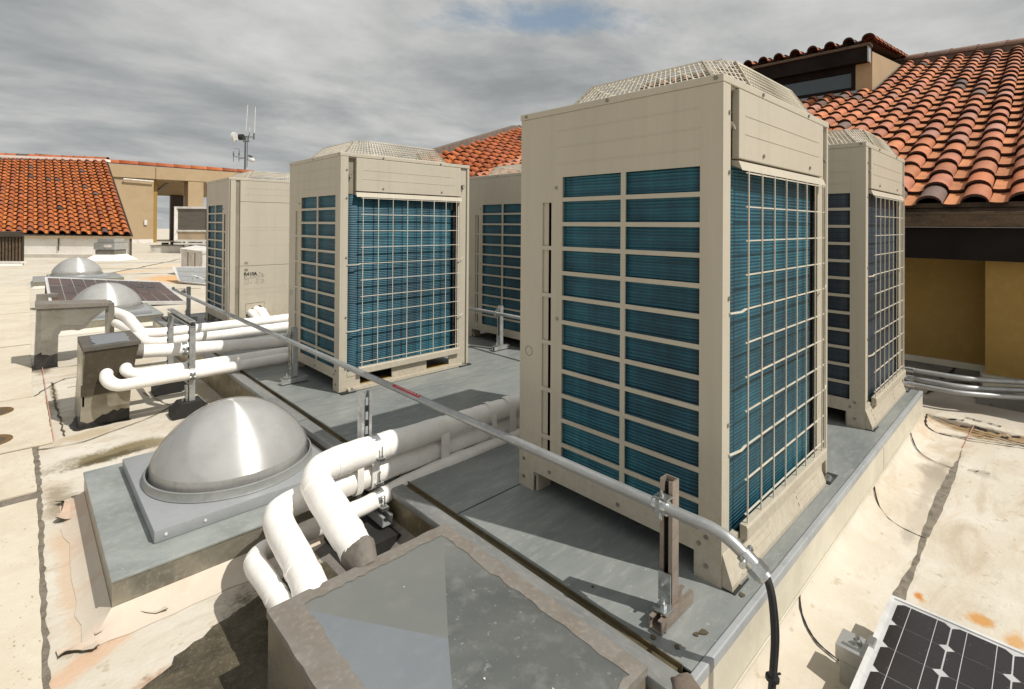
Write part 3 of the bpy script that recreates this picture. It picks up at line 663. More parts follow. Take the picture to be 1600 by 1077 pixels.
# nameplate, marks and knock-out on the front of the leftmost unit
def plate(name, bm, mat): return obj(name, bm, mat, None)
def dpart(name, bm, mat):
    o = obj(name, bm, mat); o.parent = UDD; o.matrix_parent_inverse = (Matrix.Translation(UDD.location) @ Matrix.Rotation(math.pi, 4, 'Z')).inverted(); return o
yf = 5.49 - .0068
bm = BM()
for z in (.718, .64): 
    for q in range(4): box(bm, .161, .197, yf - .0008, yf + .0005, z + q * .0075, z + q * .0075 + .005)
dpart('vent_mark', bm, 'mark_grey')
bm = BM(); rr = random.Random(3)
for r_ in range(11):
    x = .157 if r_ > 2 else .262
    while x < .372:
        w = rr.uniform(.004, .02)
        if rr.random() < .62: box(bm, x, min(x + w, .373), yf - .001, yf + .0005, .497 + (10 - r_) * .0118, .497 + (10 - r_) * .0118 + .005)
        x += w + rr.uniform(.003, .008)
dpart('rating_label', bm, 'mark_grey')
cu = bpy.data.curves.new('refrigerant_text', 'FONT'); cu.body = 'R410A'; cu.size = .050; cu.extrude = .0006; cu.offset = .0012
tmp = bpy.data.objects.new('refrigerant_text', cu); COL.objects.link(tmp); bpy.context.view_layer.update()
me = bpy.data.meshes.new_from_object(tmp.evaluated_get(bpy.context.evaluated_depsgraph_get())); bpy.data.objects.remove(tmp)
me.materials.append(MATS['ink_black']); o = bpy.data.objects.new('refrigerant_text', me); COL.objects.link(o)
o.rotation_euler = (R(90), 0, 0); o.location = (.155, yf - .0015, .592); bpy.context.view_layer.update()
o.parent = UDD; o.matrix_parent_inverse = (Matrix.Translation(UDD.location) @ Matrix.Rotation(math.pi, 4, 'Z')).inverted()
bm = BM(); bar(bm, (.175, yf, .275), (.375, yf, .280), .004); bar(bm, (.375, yf, .28), (.375, yf, .15), .003); bar(bm, (.175, yf, .275), (.175, yf, .15), .003); dpart('knockout_outline', bm, 'unit_line')
bm = BM()
prism(bm, [(.178, yf - .001, .14), (.20, yf - .001, .19), (.27, yf - .001, .235), (.33, yf - .001, .245), (.36, yf - .001, .22), (.37, yf - .001, .14)], (0, .003, 0)); dpart('pipe_knockout', bm, 'dark_gap')

# ------------------------------------------------------------------ white insulated pipes
def wobble(r, seed, amp=.06):
    rnd = random.Random(seed); ph = [rnd.uniform(0, 6.28) for _ in range(6)]
    return lambda i, a: r * (1 + amp * (.5 * math.sin(i * .37 + ph[0]) + .35 * math.sin(i * .81 + ph[1] + a) + .3 * math.sin(i * .23 + 2 * a + ph[2]) + .18 * math.sin(i * 1.7 + 3 * a + ph[3])))
def pipe(label, pts, r, rad, seed, group, wraps=(), seg=20, amp=.06, cut=None, r2=None):
    path = resample(fillet_path(pts, rad, 10), .028)
    f = wobble(r, seed, amp); n = len(path)
    if r2:
        g = f; f = lambda i, a: g(i, a) * (1 + (r2 / r - 1) * min(1, max(0, (i / n - r2_at[0]) / r2_at[1])))
    t = thing('insulated_pipe', label, 'pipe', tuple(path[0]), group)
    bm = BM(); tube(bm, path[:-2] if cut else path, f, seg); obj('pipe_wrap', bm, 'white_wrap', t, 'all')
    for s in wraps:      # overlapping bands of tape round the pipe
        i = min(n - 3, max(2, int(s * n))); bm = BM()
        k = 3; tube(bm, path[i - 1:i + k - 1], (lambda j, a, i=i: f(i - 1 + j, a) + .0016), seg, cap=True); obj('tape_band', bm, 'white_wrap', t, 40)
    if cut:
        bm = BM(); i = n - 4; pc_ = [path[i] + (path[i + 1] - path[i]) * .35, path[i + 1], path[i + 2], path[i + 3] + Vector((0, 0, -.012))]; tube(bm, pc_, (lambda j, a, i=i: f(i + j, a) * (1.0, 1.035, .98, .72)[j] + (.003 * math.sin(4 * a) if j == 0 else 0)), seg); obj('sealant_collar', bm, 'wrap_cut', t, 40)
    return t, path
r2_at = (.5, .12)
G1 = 'white insulated pipes running into the foreground duct hood'
p1, path1 = pipe('thickest white insulated pipe, topmost and rightmost of the three entering the foreground hood', [(1.3, 1.375, .15), (.3, 1.37, .155), (-.45, 1.36, .17), (-.80, 1.35, .168), (-.80, .96, .052), (-.798, .868, .014)], .051, .11, 1, G1, (.15, .3, .42, .62, .7, .8, .9), r2=.059, cut=True)
p2, path2 = pipe('middle white insulated pipe of the three entering the foreground hood', [(1.3, 1.39, .045), (.3, 1.385, .05), (-.45, 1.375, .055), (-.94, 1.36, .06), (-.962, .98, .008), (-.970, .868, -.022)], .045, .11, 2, G1, (.12, .26, .4, .5, .68, .77, .9), r2=.053)
p3, path3 = pipe('thinnest white insulated pipe, lowest and leftmost of the three entering the foreground hood', [(1.3, 1.33, -.0), (-.1, 1.32, .0), (-.36, 1.32, -.015), (-.55, 1.315, -.045), (-1.035, 1.30, -.05), (-1.040, 1.0, -.045), (-1.040, .868, -.058)], .033, .085, 3, G1, (.2, .4, .6, .75, .83, .93), r2=.037)
# tape straps tying the two upper pipes together
bm = BM()
for x, w in ((.30, .05), (.17, .035), (-.16, .05), (-.60, .03), (-.53, .035), (.55, .05)):
    pts = []
    cz, cy = .102, 1.372
    for k in range(25):
        a = 2 * math.pi * k / 24; pts.append((cy + .0575 * math.cos(a), cz + .055 * (1 if math.sin(a) > 0 else -1) * (abs(math.sin(a)) > .02) + .0565 * math.sin(a)))
    va = [bm.verts.new((x, y, z)) for y, z in pts]; vb = [bm.verts.new((x + w, y, z)) for y, z in pts]
    for k in range(24): bm.faces.new((va[k], va[k + 1], vb[k + 1], vb[k]))
split('tape_strap', bm, 'white_wrap', p1, 60)
G2 = 'white insulated pipes running to the farther duct hoods'
pipe('white insulated pipe leaving the side of the square brown duct hood, above the looped pair', [(-1.06, 3.96, .225), (-.9, 3.95, .205), (-.1, 3.95, .14), (1.4, 3.95, .06)], .049, .08, 4, G2, (.2, .6), amp=.03)
pipe('outer white insulated pipe of the pair looping out of the square brown hood', [(-1.20, 3.93, .115), (-1.215, 3.80, .085), (-1.17, 3.70, .05), (-.7, 3.70, .05), (1.4, 3.71, .045)], .041, .07, 5, G2, (.3, .55), amp=.03)
pipe('inner white insulated pipe of the pair looping out of the square brown hood', [(-1.09, 3.92, .135), (-1.10, 3.83, .115), (-1.05, 3.775, .09), (-.7, 3.775, .088), (1.4, 3.785, .07)], .039, .06, 6, G2, (.4,), amp=.03)
pipe('white insulated pipe running from the stepped grey hood past the ladder frame, farther one', [(-.95, 6.15, .235), (-.84, 5.92, .2), (-.80, 5.30, .1), (-.55, 5.26, .1), (1.2, 5.25, .10)], .05, .16, 7, G2, (.5, .7), amp=.04)
pipe('white insulated pipe running from the stepped grey hood past the ladder frame, nearer one', [(-.93, 6.1, .13), (-.84, 5.6, .10), (-.79, 5.02, .06), (-.55, 5.0, .06), (1.2, 4.98, .065)], .046, .16, 8, G2, (.5,), amp=.04)
t = thing('pipe_cluster', 'lumpy white insulated pipes bulging out of the front of the leftmost unit', 'pipe', (.28, 5.46, .1))
for i, (x, z) in enumerate(((.23, .16), (.29, .19), (.335, .17), (.27, .13))):
    bm = BM(); tube(bm, resample(smooth_path([(x, 5.52, z + .01), (x + .01, 5.45, z), (x + .04, 5.40, z - .07), (x + .07, 5.36, z - .16)], 6), .02), wobble(.042, 20 + i, .12), 12); obj('pipe_wrap', bm, 'white_wrap', t, 'all')

# ------------------------------------------------------------------ strut channel hardware
def channel(bm, a, b, open_dir, w=.042, h=.042, t=.004, lip=.009):
    """C channel from a to b, open towards open_dir"""
    a, b, o = Vector(a), Vector(b), Vector(open_dir).normalized(); d = b - a; s = d.normalized().cross(o).normalized()
    c = (a + b) / 2
    obox(bm, c - o * (h / 2 - t / 2), d / 2, s * w / 2, o * t / 2)
    for k in (-1, 1):
        obox(bm, c + s * k * (w / 2 - t / 2), d / 2, s * t / 2, o * (h / 2 - t) )
        obox(bm, c + s * k * (w / 2 - t - lip / 2) + o * (h / 2 - t * 1.5), d / 2, s * lip / 2, o * t / 2)
def holes_on(bm, a, b, face, step=.048, r=.007, width=.02):
    """dark slot marks along a channel's web"""
    a, b = Vector(a), Vector(b); d = (b - a).normalized(); n = int((b - a).length / step); f = Vector(face).normalized(); s = d.cross(f)
    for k in range(n):
        c = a + d * step * (k + .5) + f * .0006
        obox(bm, c, d * width / 2, s * r, f * .0008)
def clamp_ring(bm, c, axis, r, w=.03):
    c, ax = Vector(c), Vector(axis).normalized(); tube(bm, [c - ax * w / 2, c + ax * w / 2], r, 18)
def bolt(bm, c, d, r=.011, l=.014):
    c, d = Vector(c), Vector(d).normalized(); tube(bm, [c, c + d * l], r, 6); tube(bm, [c + d * l, c + d * (l + .012)], r * .5, 8)
def strut_post(label, x, y, h, mats=('strut_brown', 'galv_strut')):
    t = thing('strut_post', label, 'support post', (x, y, 0), 'short steel posts carrying conduit on the platform')
    bm = BM(); channel(bm, (x - .075, y - .008, .024), (x + .115, y - .008, .024), (0, 0, 1), h=.04); obj('base_channel', bm, mats[0], t)
    bm = BM(); channel(bm, (x + .022, y + .004, .046), (x + .022, y + .004, h), (-1, 0, 0)); obj('post_channel', bm, mats[0], t)
    bm = BM(); box(bm, x + .030, x + .0385, y - .0125, y + .0205, .10, h - .015); obj('channel_shade_strip', bm, 'rubber', t)  # dark strip standing in for the shade inside the channel
    bm = BM(); box(bm, x - .0045, x + .0005, y - .016, y + .024, .047, .135); box(bm, x - .052, x - .005, y - .030, y + .016, .0455, .0505)
    bolt(bm, (x - .03, y - .007, .0505), (0, 0, 1)); bolt(bm, (x - .0045, y + .004, .105), (-1, 0, 0), .008, .006); obj('angle_bracket', bm, 'zinc_bright', t)
    bm = BM(); tube(bm, [(x - .027, y - .02, .345), (x - .027, y + .024, .345)], .0215, 16); box(bm, x - .052, x - .045, y - .006, y + .008, .318, .372); box(bm, x - .034, x + .002, y - .02, y + .024, .366, .371)
    bolt(bm, (x - .022, y + .004, .371), (0, 0, 1), .007, .008); bolt(bm, (x - .022, y + .004, .325), (0, 0, -1), .007, .012); obj('conduit_clamp', bm, 'zinc_bright', t, 40)
    return t
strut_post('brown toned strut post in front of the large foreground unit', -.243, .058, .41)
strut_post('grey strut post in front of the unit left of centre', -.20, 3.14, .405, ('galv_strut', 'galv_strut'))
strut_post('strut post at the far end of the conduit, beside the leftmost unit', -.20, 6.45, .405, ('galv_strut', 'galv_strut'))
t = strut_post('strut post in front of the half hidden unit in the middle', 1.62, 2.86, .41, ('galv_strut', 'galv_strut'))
# conduit rail with bend and connector
t = thing('conduit_rail', 'long galvanized conduit running past the units, with a red sticker and a bent near end', 'conduit', (-.27, 3, .345))
cpath = resample(smooth_path([(-.28, 6.75, .37), (-.27, 6.4, .345), (-.27, 3.1, .345), (-.27, .12, .345)], 8), .12) + smooth_path([(-.27, .10, .345), (-.27, -.03, .3455), (-.268, -.085, .345), (-.265, -.13, .336), (-.262, -.158, .322), (-.258, -.184, .303)], 7)
bm = BM(); tube(bm, cpath, .0165, 16); obj('conduit_tube', bm, 'conduit_steel', t, 'all')
e = Vector((-.258, -.184, .303)); d = Vector((.008, -.052, -.042)).normalized()
bm = BM(); tube(bm, [e - d * .012, e + d * .022], .0215, 18); tube(bm, [e + d * .022, e + d * .05], .025, 6); tube(bm, [e + d * .05, e + d * .06], .0215, 18)
s = d.cross(Vector((0, 0, 1))).normalized()
for q in (-1, 1): tube(bm, [e + s * q * .02, e + s * q * .038], .0055, 8); tube(bm, [e + s * q * .038, e + s * q * .046], .009, 8)
obj('end_connector', bm, 'zinc_bright', t, 40)
def sticker_pt(y, a): return (-.27 + .0168 * math.cos(a), y, .345 + .0168 * math.sin(a))
bm = BM(); y0, y1 = 1.33, 1.575
A = [R(70 + 18 * k) for k in range(5)]
va = [bm.verts.new(sticker_pt(y0, a)) for a in A]; vb = [bm.verts.new(sticker_pt(y1, a)) for a in A]
for k in range(4): bm.faces.new((va[k], va[k + 1], vb[k + 1], vb[k]))
st = obj('red_sticker', bm, 'red_tape', t, 'all')
bm = BM(); rr = random.Random(2); y = y0 + .02
while y < y1 - .02:
    l = rr.uniform(.004, .012)
    p = Vector((-.27 + .0172 * math.cos(R(106)), y, .345 + .0172 * math.sin(R(106)))); n = Vector((math.cos(R(106)), 0, math.sin(R(106)))); u = Vector((-n.z, 0, n.x))
    obox(bm, p, (0, l / 2, 0), u * .0022, n * .0003); y += l + rr.uniform(.004, .009)
o = obj('sticker_print', bm, 'mark_white', st)
t = thing('conduit_rail', 'galvanized conduit crossing low in front of the half hidden middle unit', 'conduit', (1.6, 2.9, .345))
bm = BM(); tube(bm, [(1.594, 4.2, .345), (1.594, 2.0, .345)], .0165, 14); obj('conduit_tube', bm, 'conduit_steel', t, 'all')
# two black cables from the connector over the platform edge
t = thing('cable_pair', 'two black cables drooping from the bent conduit end over the platform edge', 'cable', (-.25, -.26, .25))
c0 = e + d * .055
for i, (o1, o2) in enumerate(((.006, .0), (-.006, .022))):
    bm = BM(); tube(bm, smooth_path([c0 + s * o1, c0 + d * .012 + s * o1, (-.249 + o2 * .5, -.245, .21), (-.247 + o2 * .7, -.250, .12), (-.253 + o2 * .6, -.248, .03), (-.260 + o2 * .45, -.245, -.06), (-.262 + o2 * .5, -.248, -.16), (-.27 + o2, -.27, -.215), (-.33 + o2, -.36, -.236), (-.5, -.48 + o2, -.238)], 8), .0078, 10); obj('cable', bm, 'black_cable', t, 'all')
bm = BM(); tube(bm, [(-.248, -.247, .022), (-.249, -.247, .013)], .017, 10); bar(bm, (-.235, -.247, .018), (-.222, -.258, .020), .004); obj('cable_tie', bm, 'black_cable', t)
bm = BM(); tube(bm, smooth_path([(-.258, -.248, -.10), (-.235, -.255, -.14), (-.21, -.265, -.175), (-.19, -.27, -.20)], 6), .005, 8); tube(bm, [(-.193, -.2695, -.197), (-.178, -.273, -.212)], .0075, 6); obj('ground_wire', bm, 'bronze_trim', t, 40)

# pipe stand of the foreground pipes
t = thing('pipe_stand', 'single strut post with clamps holding the three foreground white pipes', 'support post', (-.5, 1.41, ZR))
bm = BM(); channel(bm, (-.5, 1.445, -.13), (-.5, 1.445, .405), (0, -1, 0), w=.05, h=.046); obj('post_channel', bm, 'galv_strut', t)
bm = BM(); holes_on(bm, (-.5, 1.428, .2), (-.5, 1.428, .40), (0, -1, 0), .066, .0065, .036); obj('slot_holes', bm, 'edge_white', t)
for (y, z, r_) in ((1.361, .171, .0565), (1.376, .055, .05), (1.318, -.035, .0375)):
    bm = BM(); clamp_ring(bm, (-.5, y, z), (1, 0, 0.02), r_ + .002, .036); box(bm, -.518, -.482, y - r_ - .028, y - r_ + .004, z - .0025 - .02, z + .0025 - .02); box(bm, -.518, -.482, y - r_ - .028, y - r_ + .004, z - .010 - .02, z - .006 - .02)
    bolt(bm, (-.5, y - r_ - .018, z - .018), (0, 0, 1), .007, .01); tube(bm, [(-.5, y - r_ - .018, z + .0), (-.5, y - r_ - .018, z + .03)], .0035, 6)
    obj('pipe_clamp', bm, 'zinc_bright', t, 40)
bm = BM(); channel(bm, (-.5, 1.42, -.10), (-.5, 1.235, -.10), (0, 0, 1), w=.05, h=.045); obj('arm_channel', bm, 'galv_strut', t)
bm = BM(); prism(bm, [(-.66, 1.17, ZR + .003), (-.66, 1.17, -.17), (-.63, 1.17, -.135), (-.48, 1.17, -.135), (-.45, 1.17, -.17), (-.45, 1.17, ZR + .003)], (0, .34, 0)); obj('rubber_foot', bm, 'rubber', t)
# ladder frame by the square hood
t = thing('pipe_stand', 'perforated galvanized frame with a cross bar and two black rubber feet behind the nearest skylight', 'pipe stand', (-.72, 4.05, ZR))
for (y, z0) in ((3.70, -.15), (4.46, -.15)):
    bm = BM(); channel(bm, (-.72, y, z0), (-.72, y, .40), (-1, 0, 0)); o = obj('post_channel', bm, 'galv_strut', t)
    bm = BM(); holes_on(bm, (-.7415, y, z0), (-.7415, y, .4), (-1, 0, 0), .06, .010, .022); obj('slot_holes', bm, 'dark_gap', o)
bm = BM(); channel(bm, (-.72, 3.675, .422), (-.72, 4.49, .422), (-1, 0, 0)); o = obj('cross_bar', bm, 'galv_strut', t)
bm = BM(); holes_on(bm, (-.72, 3.7, .4432), (-.72, 4.47, .4432), (0, 0, 1), .052, .013, .012); obj('slot_holes', bm, 'dark_gap', o)
for y in (3.70, 4.40):
    bm = BM(); prism(bm, [(-.85, y - .075, ZR + .003), (-.85, y - .075, -.20), (-.80, y - .075, -.145), (-.66, y - .075, -.145), (-.61, y - .075, -.20), (-.61, y - .075, ZR + .003)], (0, .15, 0)); obj('rubber_foot', bm, 'rubber', t)
    bm = BM(); box(bm, -.655, -.64, y - .075, y + .076, -.165, -.158); box(bm, -.76, -.745, y - .02, y + .02, -.143, -.03); bolt(bm, (-.76, y, -.07), (-1, 0, 0), .009, .007); bolt(bm, (-.775, y, -.143), (0, 0, 1), .01, .01); obj('foot_bracket', bm, 'zinc_bright', t)
for (y, z, r_) in ((3.95, .192, .051), (3.70, .05, .044), (3.775, .088, .041)):
    bm = BM(); clamp_ring(bm, (-.72, y, z), (1, 0, 0), r_ + .003, .035)
    if y != 3.775: box(bm, -.738, -.702, y - r_ - .018, y - r_ + .01, z - .02, z - .016); bolt(bm, (-.72, y - r_ - .008, z - .016), (0, 0, 1), .008, .02)
    obj('pipe_clamp', bm, 'zinc_bright', t, 40)

# ------------------------------------------------------------------ duct hoods
def edge_pts(a, b, n, amp, seed):
    rnd = random.Random(seed); a, b = Vector(a), Vector(b); d = (b - a); s = Vector((-d.y, d.x, 0)).normalized()
    return [a + d * k / n + s * (rnd.uniform(-amp, amp) if 0 < k < n else 0) for k in range(n + 1)]
t = thing('duct_hood', 'large low galvanized duct hood with sealed edges in the foreground', 'duct hood', (-.77, .4, ZR))
x0, x1, y0, y1, z0, z1 = -1.115, -.470, -.012, .865, ZR, .03
bm = BM(); box(bm, x0, x1, y0, y1, z0, z1 - .006); obj('hood_body', bm, 'hood_tan', t)
bm = BM(); inner = [(x0 + .085, y0 + .012), (x1 - .055, y0 + .012), (x1 - .055, y1 - .055), (x0 + .085, y1 - .055)]
outer = [(x0 - .004, y0 - .004), (x1 + .004, y0 - .004), (x1 + .004, y1 + .004), (x0 - .004, y1 + .004)]
for i in range(4):
    a, b = outer[i], outer[(i + 1) % 4]; c, d_ = inner[i], inner[(i + 1) % 4]
    A = edge_pts((*a, z1), (*b, z1), 26, .002, i); B = edge_pts((*c, z1 + .0035), (*d_, z1 + .0035), 26, .006, 10 + i)
    va = [bm.verts.new(p) for p in A]; vb = [bm.verts.new(p) for p in B]; vc = [bm.verts.new(p + Vector((0, 0, -.022))) for p in A]
    for k in range(26): bm.faces.new((va[k], va[k + 1], vb[k + 1], vb[k])); bm.faces.new((vc[k], vc[k + 1], va[k + 1], va[k]))
bmesh.ops.remove_doubles(bm, verts=bm.verts, dist=.001); obj('sealed_edge', bm, 'hood_sealant', t, 30)
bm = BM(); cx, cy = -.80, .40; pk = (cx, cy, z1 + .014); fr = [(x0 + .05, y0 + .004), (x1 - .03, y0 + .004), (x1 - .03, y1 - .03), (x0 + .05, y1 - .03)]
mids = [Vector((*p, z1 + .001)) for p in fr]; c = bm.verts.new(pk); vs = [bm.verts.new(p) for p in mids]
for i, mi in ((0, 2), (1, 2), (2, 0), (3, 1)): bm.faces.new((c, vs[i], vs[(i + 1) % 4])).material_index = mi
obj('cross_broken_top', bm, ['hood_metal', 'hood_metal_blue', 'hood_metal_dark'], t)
bm = BM()
for q in range(3):
    rr = random.Random(q + 40); x, y = rr.uniform(x0 + .15, x1 - .08), rr.uniform(y0 + .1, y1 - .12); s_ = rr.uniform(.002, .007)
    z = z1 + .002 + .0125 * (1 - max(abs(x - cx) / .33, abs(y - cy) / .42)); patch(bm, [(x + s_ * rr.uniform(.4, 1.2) * math.cos(a), y + s_ * rr.uniform(.5, 1.8) * math.sin(a)) for a in (k * 1.05 for k in range(6))], z, z + .002)
obj('paint_splash', bm, 'mark_white', t)
# square brown hood
t = thing('duct_hood', 'square upright brown duct hood with a grey cap and tar at its foot', 'duct hood', (-1.2, 4.1, ZR))
yf, yb = 3.88, 4.36
fr_ = [(-1.349, -.25), (-1.075, -.25), (-1.06, .03), (-1.022, .285), (-1.322, .285), (-1.336, .03)]
bm = BM(); lowp = [fr_[0], fr_[1], fr_[2], fr_[5]]; hip = [fr_[5], fr_[2], fr_[3], fr_[4]]
prism(bm, [(x, yf, z) for x, z in lowp], (0, yb - yf, 0)); obj('hood_base', bm, 'hood_tan', t)
bm = BM(); prism(bm, [(x, yf - .004, z) for x, z in hip], (0, yb - yf + .008, 0)); box(bm, -1.345, -1.05, yf - .01, yf - .003, -.03, .05); obj('hood_body', bm, 'hood_dark', t)
bm = BM(); box(bm, -1.336, -1.325, yf + .0, yb - .02, -.1, .28); obj('pale_side_sheet', bm, 'hood_tan', t)  # pale sheet: the beige reflection on this side, put into the colour
bm = BM(); bx = (-1.334, -1.008, yf - .016, yb + .014); prism(bm, [(bx[0], bx[2], .283), (bx[1], bx[2], .288), (bx[1], bx[3], .288), (bx[0], bx[3], .283)], (0, 0, .024)); obj('hood_cap', bm, 'cap_dark', t)
bm = BM(); patch(bm, rough_line([(-1.27, yf + .05), (-1.06, yf + .05), (-1.06, yb - .05), (-1.27, yb - .05), (-1.27, yf + .05)], .04, .01, 4)[:-1], .305, .3135); obj('cap_panel', bm, 'hood_metal_blue', t)
bm = BM(); top = rough_line([(-1.352, -.20), (-1.30, -.215), (-1.24, -.19), (-1.16, -.165), (-1.07, -.17)], .02, .009, 8)
prism(bm, [(x, yf - .004, z) for x, z in ([(-1.352, -.249), (-1.071, -.249)] + top[::-1])], (0, .006, 0))
prism(bm, [(-1.353, yf - .005, -.249), (-1.353, yf + .3, -.249), (-1.353, yf + .3, -.235), (-1.353, yf + .1, -.2), (-1.353, yf - .005, -.16)], (.006, 0, 0))
patch(bm, rough_line([(-1.38, yf - .03), (-1.06, yf - .02), (-1.06, yf - .001), (-1.35, yf - .001), (-1.352, yf + .3), (-1.40, yf + .12), (-1.38, yf - .03)], .03, .008, 2)[:-1], ZR, ZR + .006); obj('tar_skirt', bm, 'tar', t)
bm = BM(); clamp_ring(bm, (-1.03, 3.958, .2225), (1, 0, -.1), .058, .09); obj('sealant_collar', bm, 'hood_sealant', t, 40)
# stepped grey hood
t = thing('duct_hood', 'stepped grey duct hood shaped like an upside down L beside the solar panel', 'duct hood', (-1.4, 6.2, ZR))
yf = 6.03
out = [(-1.545, -.25), (-1.377, -.25), (-1.372, .06), (-1.35, .10), (-1.30, .105), (-1.22, .085), (-1.17, .10), (-1.12, .17), (-1.05, .235), (-.985, .30), (-.985, .335), (-1.53, .365)]
bm = BM(); prism(bm, [(x, yf, z) for x, z in out], (0, .30, 0)); obj('hood_body', bm, 'hood_grey', t)
bm = BM(); prism(bm, [(-1.54, yf - .014, .335), (-.97, yf - .014, .308), (-.97, yf - .014, .340), (-1.54, yf - .014, .378)], (0, .33, 0)); obj('hood_cap', bm, 'hood_sealant', t)
bm = BM(); box(bm, -.984, -.935, yf - .02, yf + .28, -.01, .335); obj('end_flange', bm, 'hood_grey', t)
bm = BM(); inn = [(-1.50, .30), (-1.10, .285), (-1.05, .255), (-1.13, .20), (-1.19, .135), (-1.24, .14), (-1.36, .16), (-1.41, .10), (-1.42, .02), (-1.505, .02)]
prism(bm, [(x, yf - .0025, z) for x, z in rough_line(inn + [inn[0]], .03, .004, 3)[:-1]], (0, .004, 0)); obj('face_panel', bm, 'hood_face', t)
bm = BM(); top = rough_line([(-1.548, -.12), (-1.50, -.10), (-1.46, -.125), (-1.375, -.12)], .02, .012, 5)
prism(bm, [(x, yf - .004, z) for x, z in ([(-1.548, -.249), (-1.374, -.249)] + top[::-1])], (0, .006, 0)); patch(bm, [(-1.6, yf - .03), (-1.37, yf - .02), (-1.37, yf - .001), (-1.546, yf - .001), (-1.548, yf + .2), (-1.58, yf + .1)], ZR, ZR + .006); obj('tar_skirt', bm, 'tar', t)
bm = BM(); box(bm, -1.535, -1.525, yf + .02, yf + .28, -.05, .33); obj('pale_side_sheet', bm, 'side_flashing', t)

# ------------------------------------------------------------------ round skylights
def skylight(label, cx, cy, s, cw, up):
    t = thing('dome_skylight', label, 'skylight', (cx, cy, ZR), 'domed tubular skylights on square curbs')
    a, b, c, d_ = cw
    zt = -.10
    bm = BM(); box(bm, cx + a, cx + b, cy + c, cy + d_, zt - .012, zt, .003); obj('curb_top', bm, 'curb_metal', t)
    bm = BM(); box(bm, cx + a + .004, cx + b - .004, cy + c + .004, cy + d_ - .004, zt - .105, zt - .0125); obj('curb_side', bm, 'curb_side', t)
    bm = BM(); e_ = .0 if not up else .012
    hi = [(cx + a + .003, cy + c + .003), (cx + b - .003, cy + c + .003), (cx + b - .003, cy + d_ - .003), (cx + a + .003, cy + d_ - .003)]
    lo = [(cx + a - .085, cy + c - .10), (cx + b + .0, cy + c - .10), (cx + b + .0, cy + d_ + .07), (cx + a - .085, cy + d_ + .07)]
    for i in range(4):
        A_ = [Vector((*lo[i], ZR + .002)).lerp(Vector((*lo[(i + 1) % 4], ZR + .002)), k_ / 16) for k_ in range(17)]; B_ = [Vector((*hi[i], zt - .098)).lerp(Vector((*hi[(i + 1) % 4], zt - .098)), k_ / 16) for k_ in range(17)]
        rr = random.Random(i); prev = None
        for k_ in range(17):
            j1 = Vector((rr.uniform(-.012, .012), rr.uniform(-.012, .012), 0)) if 0 < k_ < 16 else Vector((0, 0, 0)); mid = A_[k_].lerp(B_[k_], .5) + Vector((0, 0, -.012))
            cur = [bm.verts.new(A_[k_] + j1), bm.verts.new(mid), bm.verts.new(B_[k_])]
            if prev:
                for q_ in range(2): bm.faces.new((prev[q_], cur[q_], cur[q_ + 1], prev[q_ + 1]))
            prev = cur
    bmesh.ops.remove_doubles(bm, verts=bm.verts, dist=.0005)
    obj('curb_membrane', bm, 'membrane_pink' if not up else 'membrane_white', t, 50)
    f = .40 * s
    bm = BM(); box(bm, cx - f, cx + f, cy - f - .02, cy + f + .05, zt + .0005, zt + .052, .005)
    obj('square_frame', bm, 'frame_grey', t, 30)
    bm = BM()
    for (x, y) in ((cx - f * .55, cy - f - .021), (cx - f * .9, cy - f - .021)): tube(bm, [(x, y, zt + .028), (x, y - .003, zt + .028)], .006, 8)
    obj('frame_screws', bm, 'mark_white', t)
    k = .352 * s; zc = zt + .052
    bm = BM(); lathe(bm, [(k + .022, zc - .002), (k + .026, zc + .004), (k + .021, zc + .012), (k + .020, zc + .040), (k + .014, zc + .042), (k + .010, zc + .030), (k + .008, zc + .0)], (cx, cy), 96); obj('dome_collar', bm, 'collar_grey', t, 50)
    z0 = zc + .028; P_ = [(k, 0), (k - .001, .05), (k * .95, .088), (k * .86, .136), (k * .735, .185), (k * .60, .226), (k * .46, .257), (k * .32, .278), (k * .16, .291), (0, .295)]
    P_ = [(r_, z0 + z * s) for r_, z in P_]
    sp = smooth_path([(r_, 0, z) for r_, z in P_[1:]], 5); up_ = [(max(0, p.x), p.z) for p in sp]; up_[-1] = (0, up_[-1][1])
    bm = BM(); lathe(bm, [(max(0, r_ - .006), z - .003) for r_, z in up_], (0, 0), 96)
    o = obj('light_dome', bm, 'dome_metal', None, 'all'); o.parent = t; o.location = (0, 0, -ZR)
    bm = BM(); lathe(bm, [(k - .006, z0 - .03), (k - .007, z0 + .048 * s)], (0, 0), 96); o = obj('dome_band', bm, 'dome_rim', None, 'all'); o.parent = t; o.location = (0, 0, -ZR)
    bm = BM(); lathe(bm, [(k + .004, z0 - .012), (k + .0015, z0 - .008), (k + .001, z0 + .02)] + [(r_ + .001, z + .001) for r_, z in up_[:-1]] + [(0, up_[-1][1] + .001)], (0, 0), 96)
    o = obj('clear_shell', bm, 'acrylic', None, 'all'); o.parent = t; o.location = (0, 0, -ZR)
    return t
skylight('nearest domed skylight on a wide sheet metal curb beside the platform', -.863, 2.138, 1.0, (-.55, .385, -.565, .54), False)
skylight('second domed skylight, behind the square brown hood and beside the solar panel', -.76, 8.5, 1.16, (-.62, .58, -.62, .7), True)
skylight('farthest domed skylight, beyond the solar panel near the tiled house', -.68, 14.9, 1.28, (-.75, .8, -.7, .8), True)
o = bpy.data.objects  # (kept short)
